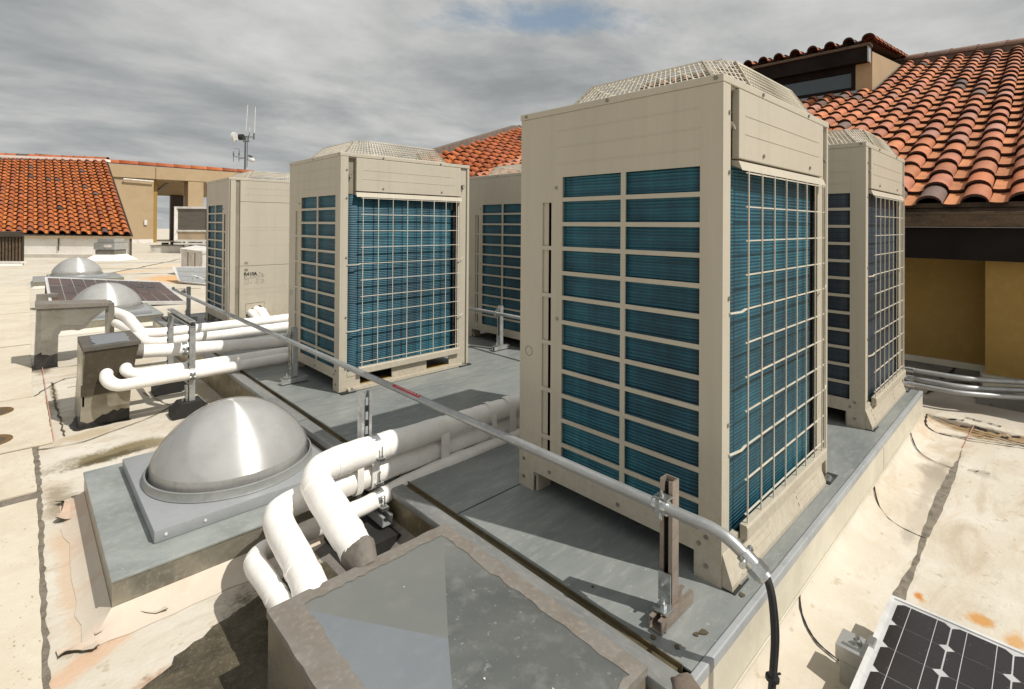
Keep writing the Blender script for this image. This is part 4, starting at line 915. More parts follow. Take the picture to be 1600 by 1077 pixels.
# raised upstands of the two farther curbs sit on white membrane
# ------------------------------------------------------------------ solar panels
def quad_panel(t, c, nu, nv, cellmat, border, gap, clip=0.0, bus=0, thick=.035):
    FL, FR, BR_, BL = [Vector(p) for p in c]
    def Pt(u, v): return (FL * (1 - u) + FR * u) * (1 - v) + (BL * (1 - u) + BR_ * u) * v
    n = (FR - FL).cross(BL - FL).normalized(); n = n if n.z > 0 else -n
    bm = BM(); a = [Pt(*q) for q in ((0, 0), (1, 0), (1, 1), (0, 1))]; bi = [Pt(*q) for q in ((border[0] * .5, border[1] * .5), (1 - border[0] * .5, border[1] * .5), (1 - border[0] * .5, 1 - border[1] * .5), (border[0] * .5, 1 - border[1] * .5))]
    va = [bm.verts.new(p + n * .004) for p in a]; vd = [bm.verts.new(p - n * thick) for p in a]; vb = [bm.verts.new(p + n * .004) for p in bi]; ve = [bm.verts.new(p - n * .001) for p in bi]
    for i in range(4):
        j = (i + 1) % 4; bm.faces.new((va[i], va[j], vb[j], vb[i])); bm.faces.new((vd[i], vd[j], va[j], va[i])); bm.faces.new((vb[i], vb[j], ve[j], ve[i]))
    bm.faces.new(vd[::-1]); obj('panel_frame', bm, 'alu_white', t)
    bm = BM(); bm.faces.new([bm.verts.new(p) for p in bi]); obj('back_sheet', bm, 'cell_line', t)
    bm = BM(); bb = BM()
    du, dv = (1 - 2 * border[0]) / nu, (1 - 2 * border[1]) / nv
    for i in range(nu):
        for j in range(nv):
            u0, u1, v0, v1 = border[0] + du * i + gap[0], border[0] + du * (i + 1) - gap[0], border[1] + dv * j + gap[1], border[1] + dv * (j + 1) - gap[1]
            cu, cv = clip * (u1 - u0), clip * (v1 - v0)
            q = [(u0, v0), (u1, v0), (u1, v1), (u0, v1)] if not clip else [(u0 + cu, v0), (u1 - cu, v0), (u1, v0 + cv), (u1, v1 - cv), (u1 - cu, v1), (u0 + cu, v1), (u0, v1 - cv), (u0, v0 + cv)]
            bm.faces.new([bm.verts.new(Pt(*p) + n * .0015) for p in q])
            for b in range(bus):
                uu = u0 + (u1 - u0) * ((b + .5) / bus if bus != 2 else (.25, .75)[b]); w = .006 * (u1 - u0)
                bm.faces.new([bm.verts.new(Pt(x, y) + n * .0022) for x, y in ((uu - w, v0 - gap[1]), (uu + w, v0 - gap[1]), (uu + w, v1 + gap[1]), (uu - w, v1 + gap[1]))]).material_index = 1
    obj('solar_cells', bm, [cellmat, 'cell_line'], t); bb.free()
t = thing('solar_panel', 'dark solar panel at the bottom right corner with white cell lines', 'solar panel', (-.2, -.8, ZR), 'solar panels lying on the roof')
zp = -.102
quad_panel(t, [(.545, -.358, zp), (.545, -1.26, zp), (-1.02, -1.26, zp), (-1.02, -.358, zp)], 6, 12, 'cell', (.026, .016), (.0024, .0010), .12, 2)
bm = BM()
for x in (.3, -.6): box(bm, x - .03, x + .03, -1.24, -.38, ZR, zp - .037)
obj('panel_rail', bm, 'alu', t)
t = thing('panel_clamp', 'grey ribbed metal clamp block at the left edge of the bottom right solar panel', 'clamp', (.25, -.33, ZR))
bm = BM(); box(bm, .205, .285, -.350, -.285, ZR, -.175, .002); box(bm, .20, .29, -.352, -.275, -.171, -.125, .002); obj('clamp_block', bm, 'alu', t)
bm = BM(); box(bm, .225, .27, -.372, -.352, -.15, -.092, .002); bolt(bm, (.245, -.325, -.125), (0, 0, 1), .012, .014); box(bm, .215, .222, -.34, -.29, -.1249, -.121); obj('clamp_bolt', bm, 'zinc_bright', t)
t = thing('solar_panel', 'wide brownish solar panel with a white frame between the two farther skylights', 'solar panel', (0, 11, ZR), 'solar panels lying on the roof')
def fc(u, v, D):   # camera-distance helper used while surveying the roof: (right, forward) offsets in metres -> world
    return Vector((-1.66 + .6913 * D + .7225 * u, -.741 + .7226 * D - .6913 * u, v))
quad_panel(t, [fc(-7.36, -.106, 8.2), fc(-5.66, -.20, 9.0), fc(-6.80, .03, 10.0), fc(-8.43, .18, 9.3)], 10, 3, 'cell_far', (.02, .03), (.002, .006), 0, 0, .05)
bm = BM()
for p, q in ((fc(-7.3, -.14, 8.4), fc(-7.3, ZR, 8.4)), (fc(-5.9, -.22, 9.1), fc(-5.9, ZR, 9.1)), (fc(-8.25, .10, 9.2), fc(-8.25, ZR, 9.2)), (fc(-6.9, -.02, 9.9), fc(-6.9, ZR, 9.9))): bar(bm, p, q, .12)
obj('panel_leg', bm, 'louvre_brown', t)
bm = BM(); obox(bm, fc(-7.62, -.13, 8.45), (.13, 0, 0), (0, .11, 0), (0, 0, .12)); tag(obj('ballast_block', bm, 'hood_grey'), 'small grey ballast block at the left corner of the brownish solar panel', 'ballast block')
t = thing('solar_panel', 'small pale tilted panel just left of the leftmost unit', 'solar panel', (1.3, 13.2, ZR), 'solar panels lying on the roof')
quad_panel(t, [fc(-7.76, -.30 + .12, 12.0), fc(-6.2, -.24, 11.4), fc(-6.6, .10, 12.8), fc(-8.3, .10, 12.6)], 4, 3, 'alu', (.04, .05), (.004, .006), 0, 0, .05)
bm = BM()
for p in (fc(-7.35, 0, 12.1), fc(-7.0, 0, 11.9)): bar(bm, (p.x, p.y, ZR), (p.x, p.y, -.1), .1)
obj('panel_leg', bm, 'louvre_brown', t)

# ------------------------------------------------------------------ tiled roofs
PAL_RED = [(.50, .135, .038), (.46, .125, .04), (.42, .11, .036), (.54, .16, .045), (.48, .14, .05), (.40, .12, .055), (.52, .15, .06), (.45, .11, .032)]
PAL_PINK = [(.54, .20, .105), (.50, .18, .09), (.58, .215, .105), (.46, .18, .11), (.54, .205, .09), (.60, .22, .10), (.49, .19, .115), (.52, .175, .075), (.46, .22, .155), (.55, .19, .09)]
DARKT = [(.15, .10, .085), (.19, .13, .11), (.12, .085, .075)]
def tile_field(name, P0, e, s, pitch, expo, cols, rows, pal, parent, seed=1, dark=.05, hump=.62, rise=.30, lift=.16, pan=None, lip=.10):
    """barrel tile field as one mesh. P0 eave origin, e unit vector along the eave, s unit vector up the slope.
    cols: range, rows: fn(col) -> (first, last)"""
    rnd = random.Random(seed); P0, e, s = Vector(P0), Vector(e), Vector(s); n = e.cross(s).normalized(); n = n if n.z > 0 else -n
    bm = BM(); cl = bm.loops.layers.float_color.new('Col')
    prof = []
    hw = hump / 2
    for k in range(10):
        a = math.pi - math.pi * k / 9; prof.append((hw * math.cos(a), rise * math.sin(a)))
    prof += [(hw + (1 - hump) * .35, -.025), (hw + (1 - hump) * .7, -.02), (1 - hw, 0.0)]
    nh = 9
    for c in cols:
        r0, r1 = rows(c)
        for r in range(r0, r1):
            col = rnd.choice(DARKT) if rnd.random() < dark else rnd.choice(pal); v = rnd.uniform(.82, 1.15); col = tuple(min(1, x * v) for x in col)
            pcol = pan or tuple(min(1, x * 1.15) for x in rnd.choice(pal)); pv = rnd.uniform(.85, 1.15); pcol = tuple(min(1, x * pv) for x in pcol)
            ju, jl, js = rnd.uniform(-.02, .02), rnd.uniform(-.015, .02), rnd.uniform(-.04, .04)
            lo = [P0 + e * ((c + x + ju) * pitch) + s * ((r + js) * expo) + n * ((y + lift + jl) * pitch) for x, y in prof]
            hi = [P0 + e * ((c + x * .97 + ju) * pitch) + s * ((r + 1.12) * expo) + n * (y * pitch) for x, y in prof]
            dn = [p - n * (lip * pitch) + s * (.01 * pitch) for p in lo]
            vl = [bm.verts.new(p) for p in lo]; vh = [bm.verts.new(p) for p in hi]; vl2 = [bm.verts.new(p) for p in lo]; vd = [bm.verts.new(p) for p in dn]; vk = [bm.verts.new(p + s * (.5 * expo)) for p in dn]
            for k in range(len(prof) - 1):
                f = bm.faces.new((vl[k], vl[k + 1], vh[k + 1], vh[k])); cc = col if k < nh else pcol; f.smooth = True
                for l in f.loops: l[cl] = (*cc, 1)
                for q in ((vd[k], vd[k + 1], vl2[k + 1], vl2[k]), (vk[k], vk[k + 1], vd[k + 1], vd[k])):
                    f = bm.faces.new(q); f.material_index = 1
                    for l in f.loops: l[cl] = (.05, .02, .015, 1)
    me = bpy.data.meshes.new(name); bm.to_mesh(me); bm.free()
    for m in ('tiles', 'tile_edge_shadow'): me.materials.append(MATS[m])
    o = bpy.data.objects.new(name, me); COL.objects.link(o)
    if parent is not None: o.parent = parent; o.location = -parent.location
    return o
def ridge_caps(name, a, b, r, ln, pal, parent, seed=1, mats=('tiles', 'tile_edge_shadow')):
    rnd = random.Random(seed); a, b = Vector(a), Vector(b); d = (b - a); n = max(1, int(d.length / ln)); d.normalize(); s = d.cross(Vector((0, 0, 1))).normalized(); u = s.cross(d)
    bm = BM(); cl = bm.loops.layers.float_color.new('Col'); st = (b - a).length / n
    for k in range(n):
        col = rnd.choice(pal) if rnd.random() > .08 else rnd.choice(DARKT); v = rnd.uniform(.8, 1.1); col = tuple(x * v for x in col)
        p0 = a + d * st * k; p1 = a + d * st * (k + 1.12); r0, r1 = r * 1.08, r * .95
        A = [bm.verts.new(p0 + (s * math.cos(t) + u * math.sin(t)) * r0) for t in (math.pi * q / 10 for q in range(11))]; B = [bm.verts.new(p1 + (s * math.cos(t) + u * math.sin(t)) * r1) for t in (math.pi * q / 10 for q in range(11))]
        C = [bm.verts.new(p0 + (s * math.cos(t) + u * math.sin(t)) * (r0 * .86)) for t in (math.pi * q / 10 for q in range(11))]
        for q in range(10):
            f = bm.faces.new((A[q], A[q + 1], B[q + 1], B[q])); f.smooth = True
            for l in f.loops: l[cl] = (*col, 1)
            f = bm.faces.new((C[q], C[q + 1], A[q + 1], A[q])); f.material_index = 1
    me = bpy.data.meshes.new(name); bm.to_mesh(me); bm.free()
    for m in mats: me.materials.append(MATS[m])
    o = bpy.data.objects.new(name, me); COL.objects.link(o)
    if parent is not None: o.parent = parent; o.location = -parent.location
    return o

# --- building on the right: deep eave, barrel tile roof, dormer
T = thing('tiled_building', 'tan building with a deep dark eave, barrel tile roof and dormer at the right', 'building', (5, 1, ZR))
th = 0.0; sl = .40
E0 = Vector((4.20, 0, 1.352)); eD = Vector((math.sin(th), math.cos(th), 0)); sD = Vector((math.cos(th), -math.sin(th), sl)).normalized(); nD = sD.cross(eD).normalized(); nD = nD if nD.z > 0 else -nD
pit, exp_ = .298, .378
P1, P2 = Vector((13.15, 1.331, 4.94)), Vector((12.6, -.358, 4.72))
def rows_right(c):
    y = c * pit; base = E0 + eD * y
    L = (P1.x + (P2.x - P1.x) * (min(y, 4) - 1.331) / -1.689 - base.x) / sD.x
    n = int(L / exp_ + .5)
    return (0, n)
dx0 = 7.09
tile_field('tile_roof', E0, eD, sD, pit, exp_, range(-7, 32), rows_right, PAL_PINK, T, 3, .055, pan=(.56, .225, .095), lift=.14, lip=.085, hump=.63, rise=.285)
bm = BM(); a = E0 + eD * -2.2; b = E0 + eD * 9.4; up = sD * 9.4
bm.faces.new([bm.verts.new(p - nD * .012) for p in (a + sD * .03, b + sD * .03, b + up, a + up)]); obj('roof_underlay', bm, 'underlay', T)
bm = BM(); a = Vector((8.03, 9.2, 4.15)); P3 = P1 + (P1 - P2) * 1.5; P4 = P2 + (P2 - P1) * 1.2
bar(bm, P3 + Vector((.02, 0, .02)), P4 + Vector((.02, 0, .02)), .16, .24); bar(bm, P3 + Vector((.02, 0, .02)), P3 + Vector((0, 6, .02)), .16, .24); obj('ridge_mortar', bm, 'mortar_grey', T)
ridge_caps('ridge_tiles', P4 + Vector((.03, 0, .10)), P3 + Vector((.03, 0, .10)), .12, .45, [(.24, .15, .11), (.28, .17, .12), (.2, .14, .12)], T, 4)
bm = BM(); box(bm, 4.13, 4.24, -2.4, 9.4, 1.185, 1.318, .006); box(bm, 4.122, 4.13, -2.4, 9.4, 1.295, 1.312); box(bm, 4.25, 4.33, -2.4, 9.4, 1.318, 1.40); obj('gutter', bm, 'gutter_rust', T)
bm = BM(); box(bm, 4.19, 4.27, -2.4, 9.4, .905, 1.184); box(bm, 4.28, 5.2, -2.4, 9.4, 1.15, 1.18); obj('eave_beam', bm, 'fascia_dark', T)
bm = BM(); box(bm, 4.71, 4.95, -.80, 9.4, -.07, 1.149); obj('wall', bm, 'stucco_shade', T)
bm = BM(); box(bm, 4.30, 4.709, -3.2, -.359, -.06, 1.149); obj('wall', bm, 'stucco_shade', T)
bm = BM(); box(bm, 4.695, 4.715, -.345, 9.4, -.13, -.072); box(bm, 4.27, 4.31, -3.2, -.345, -.18, -.068); box(bm, 4.262, 4.272, -3.2, -.345, -.074, -.066); obj('base_flashing', bm, 'side_flashing', T)
bm = BM()
prism(bm, [(4.705, -.30, -.13), (4.705, -.30, ZR + .001), (4.20, -.30, ZR + .001), (4.42, -.30, -.19), (4.6, -.30, -.15)], (0, 9.6, 0)); prism(bm, [(4.28, -3.2, -.18), (4.28, -3.2, ZR + .002), (3.98, -3.2, ZR + .002), (4.14, -3.2, -.215)], (0, 2.88, 0)); obj('base_cant', bm, 'membrane_grey', T)
bm = BM(); k = 0
for pts, w in (([(4.25, .30), (4.27, .10), (4.30, -.02), (4.36, -.10), (4.40, -.22), (4.36, -.31)], .016), ([(4.40, -.05), (4.52, -.10), (4.62, -.12), (4.66, -.13)], .022), ([(4.52, -.10), (4.48, -.2), (4.40, -.27)], .010), ([(4.30, -.02), (4.12, -.03), (3.95, .0)], .016), ([(4.23, -.25), (4.1, -.36), (4.0, -.42)], .010), ([(4.26, -.5), (4.12, -.46), (4.02, -.40)], .006), ([(4.60, -.10), (4.55, -.02), (4.5, .06)], .008)):
    k += 1; pl = rough_line(pts, .03, .006, 40 + k)
    def cz(x): return ZR + .006 if x < 4.2 else (ZR + .006 + (x - 4.2) * .27 if x < 4.42 else -.186 + (x - 4.42) * .23)
    ribbon(bm, [(x, y, cz(x)) for x, y in pl], w, 0, .004, k, .7)
obj('sealant_crack', bm, 'crack_black', T)
# dormer
DF, RS = 1.0987, 1.373
def dsc(p): C = Vector((-1.66, -.741, 1.18)); return C + DF * (Vector(p) - C)
c0 = Vector((10.36, 1.663, 3.80)); ztop = 4.60; yN = c0.y; xE = 14.1; sd = Vector((1, 0, .125)).normalized(); yb_ = yN + 5.6; yw = dsc((9.28, 1.70, 4)).y
bm = BM()
sw = [Vector((c0.x, yN, c0.z - .1)), Vector((c0.x, yN, ztop + .02)), Vector((xE, yN, ztop + .02 + .125 * (xE - c0.x))), Vector((xE, yN, c0.z + .36 * (xE - c0.x)))]
prism(bm, sw, (0, .16, 0)); box(bm, c0.x, c0.x + .1, yN + .1605, yw, c0.z - .15, ztop - .02)
box(bm, c0.x + .001, c0.x + .1, yw, yb_, c0.z - .2, c0.z + .05); obj('dormer_wall', bm, 'stucco_tan', T)
bm = BM(); zt_, zb_ = dsc((9.28, 1.7, 4.13)).z, dsc((9.28, 1.7, 3.655)).z; ya = dsc((9.28, 1.703, 4)).y; fx = c0.x - .007
for (y0, y1, za, zb) in ((ya, yb_, zt_ - .14, zt_), (ya, yb_, zb_, zb_ + .08), (ya, ya + .07, zb_ + .0805, zt_ - .1405)): box(bm, fx, fx + .08, y0, y1, za, zb)
win = obj('dormer_window', bm, 'fascia_dark', T)
bm = BM(); box(bm, fx + .04, fx + .055, ya + .071, yb_, zb_ + .081, zt_ - .141); obj('window_pane', bm, 'window_glass', win)
bm = BM(); box(bm, fx - .04, fx + .07, ya - .03, yb_, zb_ - .055, zb_ - .003); obj('window_sill', bm, 'edge_white', win)
bm = BM(); za, zb = dsc((9.28, 1.5, 4.115)).z, dsc((9.28, 1.5, 4.40)).z; box(bm, fx - .19, fx - .03, yN + .04, yb_, za, zb - .028); obj('dormer_fascia', bm, 'fascia_dark', T)
bm = BM(); box(bm, fx - .20, fx - .02, yN + .016, yN + .0395, za - .014, zb - .014); obj('fascia_end', bm, 'edge_white', T)
bm = BM(); box(bm, fx - .235, fx - .014, yN - .014, yb_, zb - .026, zb + .028); obj('dormer_gutter', bm, 'gutter_rust', T)
E1 = Vector((fx - .235, yN + .04, zb + .04))
tile_field('dormer_tiles', E1 + Vector((0, -.014, 0)), (0, 1, 0), sd, .323, .36, range(0, 16), lambda c: (0, 11), PAL_RED, T, 9, .05, rise=.34, pan=(.3, .09, .04))
bm = BM(); q = [E1 + Vector((.03, -.07, -.006)), E1 + Vector((.03, 5.5, -.006)), E1 + sd * 4.1 + Vector((0, 5.5, -.006)), E1 + sd * 4.1 + Vector((0, -.07, -.006))]; bm.faces.new([bm.verts.new(p) for p in q]); obj('dormer_underlay', bm, 'underlay', T)
ridge_caps('dormer_rake_tiles', E1 + Vector((-.03, -.03, .04)), E1 + sd * 4.0 + Vector((0, -.03, -.0)), .105, .34, PAL_RED, T, 6)
bm = BM(); a = Vector((c0.x, yN - .006, c0.z + .06)); b = Vector((xE - .6, yN - .006, c0.z + .06 + .40 * (xE - .6 - c0.x))); bar(bm, a, b, .008, .09, (0, 1, 0)); obj('step_flashing', bm, 'mortar_grey', T)

# --- three conduits along the base of that building
for i, (lab, pts, zz, r_) in enumerate((('upper of three galvanized conduits on the roof at the right', [(3.75, 1.2), (4.10, .35), (4.139, .06), (4.147, -.142), (4.184, -.292), (4.385, -.587), (4.9, -1.25)], -.10, .021), ('middle of three galvanized conduits on the roof at the right', [(3.7, .9), (3.985, .2), (3.989, -.002), (3.984, -.197), (4.048, -.339), (4.255, -.59), (4.75, -1.2)], -.14, .023), ('lowest of three galvanized conduits on the roof at the right', [(3.6, .9), (3.875, .2), (3.898, -.053), (3.905, -.204), (3.97, -.345), (4.135, -.593), (4.6, -1.2)], -.17, .02))):
    f = .93 if i == 0 else .95
    C = Vector((-1.66, -.741, 1.18))
    P_ = [C + (Vector((x, y, zz)) - C) * f for x, y in pts]
    t = thing('roof_conduit', lab, 'conduit', tuple(P_[2]), 'galvanized conduits beside the right hand building')
    bm = BM(); tube(bm, smooth_path(P_, 7), r_, 14); obj('conduit_tube', bm, 'conduit_steel', t, 'all')
    bm = BM(); sp = smooth_path(P_, 10); j = (14, 10, 10)[i]
    for q in (j, j + 3): dd = (sp[q + 1] - sp[q - 1]).normalized(); tube(bm, [sp[q] - dd * .022, sp[q] + dd * .022], r_ * 1.35, 12)
    tube(bm, [sp[j], sp[j + 3]], r_ * 1.15, 12); obj('coupling', bm, 'zinc_bright', t, 40)

# --- hipped tile roof behind the middle units
T = thing('tiled_building', 'orange tiled hip roof rising behind the middle units', 'building', (13, 13, ZR))
E2 = Vector((8.5, 11.0, 1.40)); s2 = Vector((0, 1, .6)).normalized(); pt2, ex2 = .47, .44
def rows_c(c):
    x = 8.5 + c * pt2; y = 15.24 + (x - 10) * .525; L = (y - 11.0) / s2.y
    return (0, max(1, int(L / ex2 + .2)))
tile_field('tile_roof', E2, (1, 0, 0), s2, pt2, ex2, range(0, 24), rows_c, PAL_RED, T, 12, .03, rise=.26, pan=(.50, .15, .055))
bm = BM(); bm.faces.new([bm.verts.new(p) for p in ((8.4, 11.0, 1.38), (20, 11.0, 1.38), (20, 20.5, 7.08), (8.4, 14.4, 3.42))]); obj('roof_underlay', bm, 'underlay', T)
bm = BM(); H1, H2 = Vector((8.3, 14.36, 3.5)), Vector((17.5, 19.19, 6.40)); bar(bm, H1, H2, .26, .26); bar(bm, H2, H2 + Vector((4, 1.5, .55)), .2, .2); obj('hip_mortar', bm, 'mortar_grey', T)
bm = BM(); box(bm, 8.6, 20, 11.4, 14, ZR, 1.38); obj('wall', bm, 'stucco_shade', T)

# --- low tiled house at the far left
T = thing('tiled_house', 'low white walled house with an orange barrel tile roof at the far left', 'house', tuple(fc(-17, ZR, 21)))
eR, eL, rR, rL = Vector((1.70, 25.12, .62)), Vector((-1.31, 27.98, .67)), Vector((1.78, 34.7, 4.5)), Vector((-2.46, 38.77, 4.77))
eV = (eL - eR).normalized(); sV = (rR - eR); slen = sV.length; sV.normalize(); p3 = .437; ex3 = slen / 21
tile_field('tile_roof', eR + eV * .22, eV, sV, p3, ex3, range(0, 30), lambda c: (0, 21), PAL_RED, T, 21, .045, rise=.30, pan=(.60, .19, .04))
bm = BM(); q = [eR, eR + eV * 13.5, eR + eV * 13.5 + sV * slen, rR]; bm.faces.new([bm.verts.new(p + Vector((0, 0, -.02))) for p in q]); obj('roof_underlay', bm, 'underlay', T)
bm = BM(); bar(bm, rR + Vector((0, 0, .02)), rR + eV * 14 + Vector((0, 0, .30)), .4, .14); obj('ridge_mortar', bm, 'wall_white', T)
ridge_caps('ridge_tiles', rR + Vector((0, 0, .08)) , rR + eV * 14 + Vector((0, 0, .36)), .13, .6, PAL_RED, T, 3)
bm = BM(); wR, wL = eR + Vector((-.05, .15, 0)), eR + eV * 13 + Vector((-.05, .15, 0)); nn = Vector((sV.x, sV.y, 0)).normalized()
prism(bm, [(wR.x, wR.y, ZR), (wL.x, wL.y, ZR), (wL.x + nn.x * 8, wL.y + nn.y * 8, ZR), (wR.x + nn.x * 8, wR.y + nn.y * 8, ZR)], (0, 0, .80)); obj('wall', bm, 'wall_white', T)
bm = BM(); fn = Vector((-.6913, -.7226, 0))
for kk in (1.25, 2.95): p = wR + eV * kk + fn * .02; bar(bm, (p.x, p.y, ZR + .25), (p.x, p.y, .52), .04)
p = wR + fn * .02; bar(bm, (p.x, p.y, ZR), (p.x, p.y, .55), .07); obj('wall_joint', bm, 'crack_brown', T)
bm = BM(); a, b = wR + eV * -.1 + fn * .06, wL + fn * .06; bar(bm, (a.x, a.y, .555), (b.x, b.y, .555), .1, .09); obj('eave_board', bm, 'stucco_tan', T)
bm = BM(); a, b = wR + eV * .1 + fn * .35, wR + eV * 4.2 + fn * .35; bar(bm, (a.x, a.y, ZR + .07), (b.x, b.y, ZR + .07), .7, .14); bm.verts.ensure_lookup_table()
a, b = wR + eV * 3.8 + fn * 3.4, wR + eV * 6 + fn * 3.4; bar(bm, (a.x, a.y, ZR + .06), (b.x, b.y, ZR + .06), .6, .12)
obj('base_cant', bm, 'membrane_white', T)
# louvred box in front of that house
t = thing('louvre_box', 'dark brown louvred box with a white base at the left edge of the photo', 'louvre vent', tuple(fc(-17.5, ZR, 17)))
u0, u1, D0 = -21.5, -16.10, 17.0
bm = BM(); a, b = fc(u0, 0, D0), fc(u1, 0, D0); dv = fc(u1, 0, D0) - fc(0, 0, 0); dv = Vector((dv.x, dv.y, 0)) * .06
prism(bm, [(a.x, a.y, ZR), (b.x, b.y, ZR), (b.x + dv.x, b.y + dv.y, ZR), (a.x + dv.x, a.y + dv.y, ZR)], (0, 0, .06)); 
prism(bm, [(fc(u0, 0, D0 - 3).x, fc(u0, 0, D0 - 3).y, ZR), (fc(u1 + .15, 0, D0 - .2).x, fc(u1 + .15, 0, D0 - .2).y, ZR), (fc(u1 - 1.2, 0, D0 + 1.2).x, fc(u1 - 1.2, 0, D0 + 1.2).y, ZR), (fc(u0, 0, D0 + 1.2).x, fc(u0, 0, D0 + 1.2).y, ZR)], (0, 0, .05)); obj('box_base', bm, 'wall_white', t)
bm = BM(); a, b = fc(u0, 0, D0), fc(u1, 0, D0); prism(bm, [(a.x, a.y, -.18), (b.x, b.y, -.18), (b.x + dv.x, b.y + dv.y, -.18), (a.x + dv.x, a.y + dv.y, -.18)], (0, 0, .86)); obj('box_body', bm, 'louvre_brown', t)
bm = BM()
for k in range(26): p = fc(u1 - .12 - k * .11, 0, D0 - .02); bar(bm, (p.x, p.y, -.15), (p.x, p.y, .66), .05, .05)
obj('louvre_slats', bm, 'gutter_rust', t)
bm = BM(); a, b = fc(u0, 0, D0 - .1), fc(u1 + .06, 0, D0 - .1); prism(bm, [(a.x, a.y, .68), (b.x, b.y, .68), (b.x + dv.x, b.y + dv.y, .68), (a.x + dv.x, a.y + dv.y, .68)], (0, 0, .16)); obj('box_cap', bm, 'louvre_brown', t)
bm = BM(); a, b = fc(u0, 0, D0 - .12), fc(u1 + .1, 0, D0 - .12); bar(bm, (a.x, a.y, -.16), (b.x, b.y, -.16), .2, .06); obj('box_sill', bm, 'white_paint', t)
# little metal vent cap
vc = fc(-15.1, 0, 19.4)
t = thing('roof_vent', 'small square metal vent cap standing before the white wall of the far left house', 'vent', (vc.x, vc.y, ZR))
bm = BM(); ax = Vector((.7225, -.6913, 0)); ay = Vector((.6913, .7226, 0))
def slab(bm, w, d_, z0, z1): obox(bm, (vc.x, vc.y, (z0 + z1) / 2), ax * w, ay * d_, (0, 0, (z1 - z0) / 2))
slab(bm, .31, .25, .42, .56); slab(bm, .39, .33, .16, .40); obj('vent_head', bm, 'alu', t)
bm = BM(); slab(bm, .35, .3, -.03, .15); slab(bm, .36, .31, .401, .419); obj('vent_neck', bm, 'hood_grey', t)
bm = BM(); lo = [vc + ax * a_ * .62 + ay * b_ * .55 for a_, b_ in ((-1, -1), (1, -1), (1, 1), (-1, 1))]; hi = [vc + ax * a_ * .37 + ay * b_ * .32 for a_, b_ in ((-1, -1), (1, -1), (1, 1), (-1, 1))]
vl = [bm.verts.new((p.x, p.y, ZR + .002)) for p in lo]; vh = [bm.verts.new((p.x, p.y, -.03)) for p in hi]
for i in range(4): bm.faces.new((vl[i], vl[(i + 1) % 4], vh[(i + 1) % 4], vh[i]))
bm.faces.new(vh); obj('vent_curb', bm, 'wall_white', t)
bm = BM(); p = vc + ax * .13 - ay * .333; obox(bm, (p.x, p.y, .29), ax * .14, ay * .004, (0, 0, .05)); obj('vent_label', bm, 'mark_white', t)

# --- long tan building behind it
T = thing('tan_building', 'long tan stucco building with an open porch and tile coping behind the tiled house', 'building', (5, 43, ZR))
yb = 42.93
bm = BM(); box(bm, -1.0, 5.15, yb, yb + 1.2, ZR, 4.22); obj('wall', bm, 'stucco_tan', T)
bm = BM(); box(bm, -1.0, 11.3, yb - .12, yb + 1.0, 4.24, 5.10); obj('beam', bm, 'stucco_tan', T)
bm = BM(); box(bm, 7.24, 8.22, yb - .08, yb + 1.2, ZR, 4.238); box(bm, 10.6, 11.3, yb - .08, yb + 1.2, ZR, 4.238); split('pier', bm, 'stucco_tan', T)
bm = BM(); prism(bm, [(-1, yb + 1.0, 4.26), (-1, yb + 5, 3.3), (-1, yb + 5, 3.6), (-1, yb + 1.0, 4.6)], (12.3, 0, 0)); obj('porch_ceiling', bm, 'stucco_tan', T)
bm = BM(); box(bm, 5.2, 5.75, yb + 4.6, yb + 5, ZR, 3.35); box(bm, 7.0, 7.9, yb + 4.61, yb + 5, ZR, 3.3); obj('porch_back_wall', bm, 'louvre_brown', T)
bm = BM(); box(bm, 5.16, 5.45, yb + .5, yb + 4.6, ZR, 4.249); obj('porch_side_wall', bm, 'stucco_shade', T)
bm = BM(); bar(bm, (6.25, yb + 1.6, 4.08), (6.05, yb + 3.6, 3.6), .22, .06); obj('porch_lamp', bm, 'mark_grey', T)
bm = BM(); tube(bm, [(3.45, yb - .2, 4.12), (5.12, yb - .2, 4.05)], .05, 8); tube(bm, [(3.45, yb - .2, 4.12), (3.45, yb - .02, 3.98)], .05, 8); obj('wall_pipe', bm, 'white_paint', T)
bm = BM(); box(bm, 4.62, 4.78, yb - .1, yb - .001, 1.0, 1.35); obj('wall_box', bm, 'white_paint', T)
bm = BM(); box(bm, -1, 5.15, yb - .05, yb - .001, ZR, ZR + .25); obj('base_flashing', bm, 'white_paint', T)
bm = BM(); bar(bm, (5.25, yb - .125, 4.25), (5.25, yb - .125, 5.05), .03); obj('beam_joint', bm, 'crack_brown', T)
ridge_caps('coping_tiles', (-1.0, yb + .1, 5.18), (11.6, yb + .1, 5.14), .24, 1.0, PAL_RED, T, 31)
# packaged rooftop unit in front of the porch
pu = fc(-14.6, 0, 24)
t = thing('rooftop_unit', 'white framed packaged rooftop unit with a grey coil in front of the porch', 'air conditioner', (pu.x, pu.y, ZR))
pa, pb, pc, pd = Vector((3.57, 27.46, 0)), Vector((5.0, 26.1, 0)), Vector((3.10, 27.92, 0)) , None
un = (pb - pa).normalized(); vn = Vector((.48, .88, 0)).normalized()
c_ = [pa, pb, pb + vn * 2.6, pa + vn * 2.6]
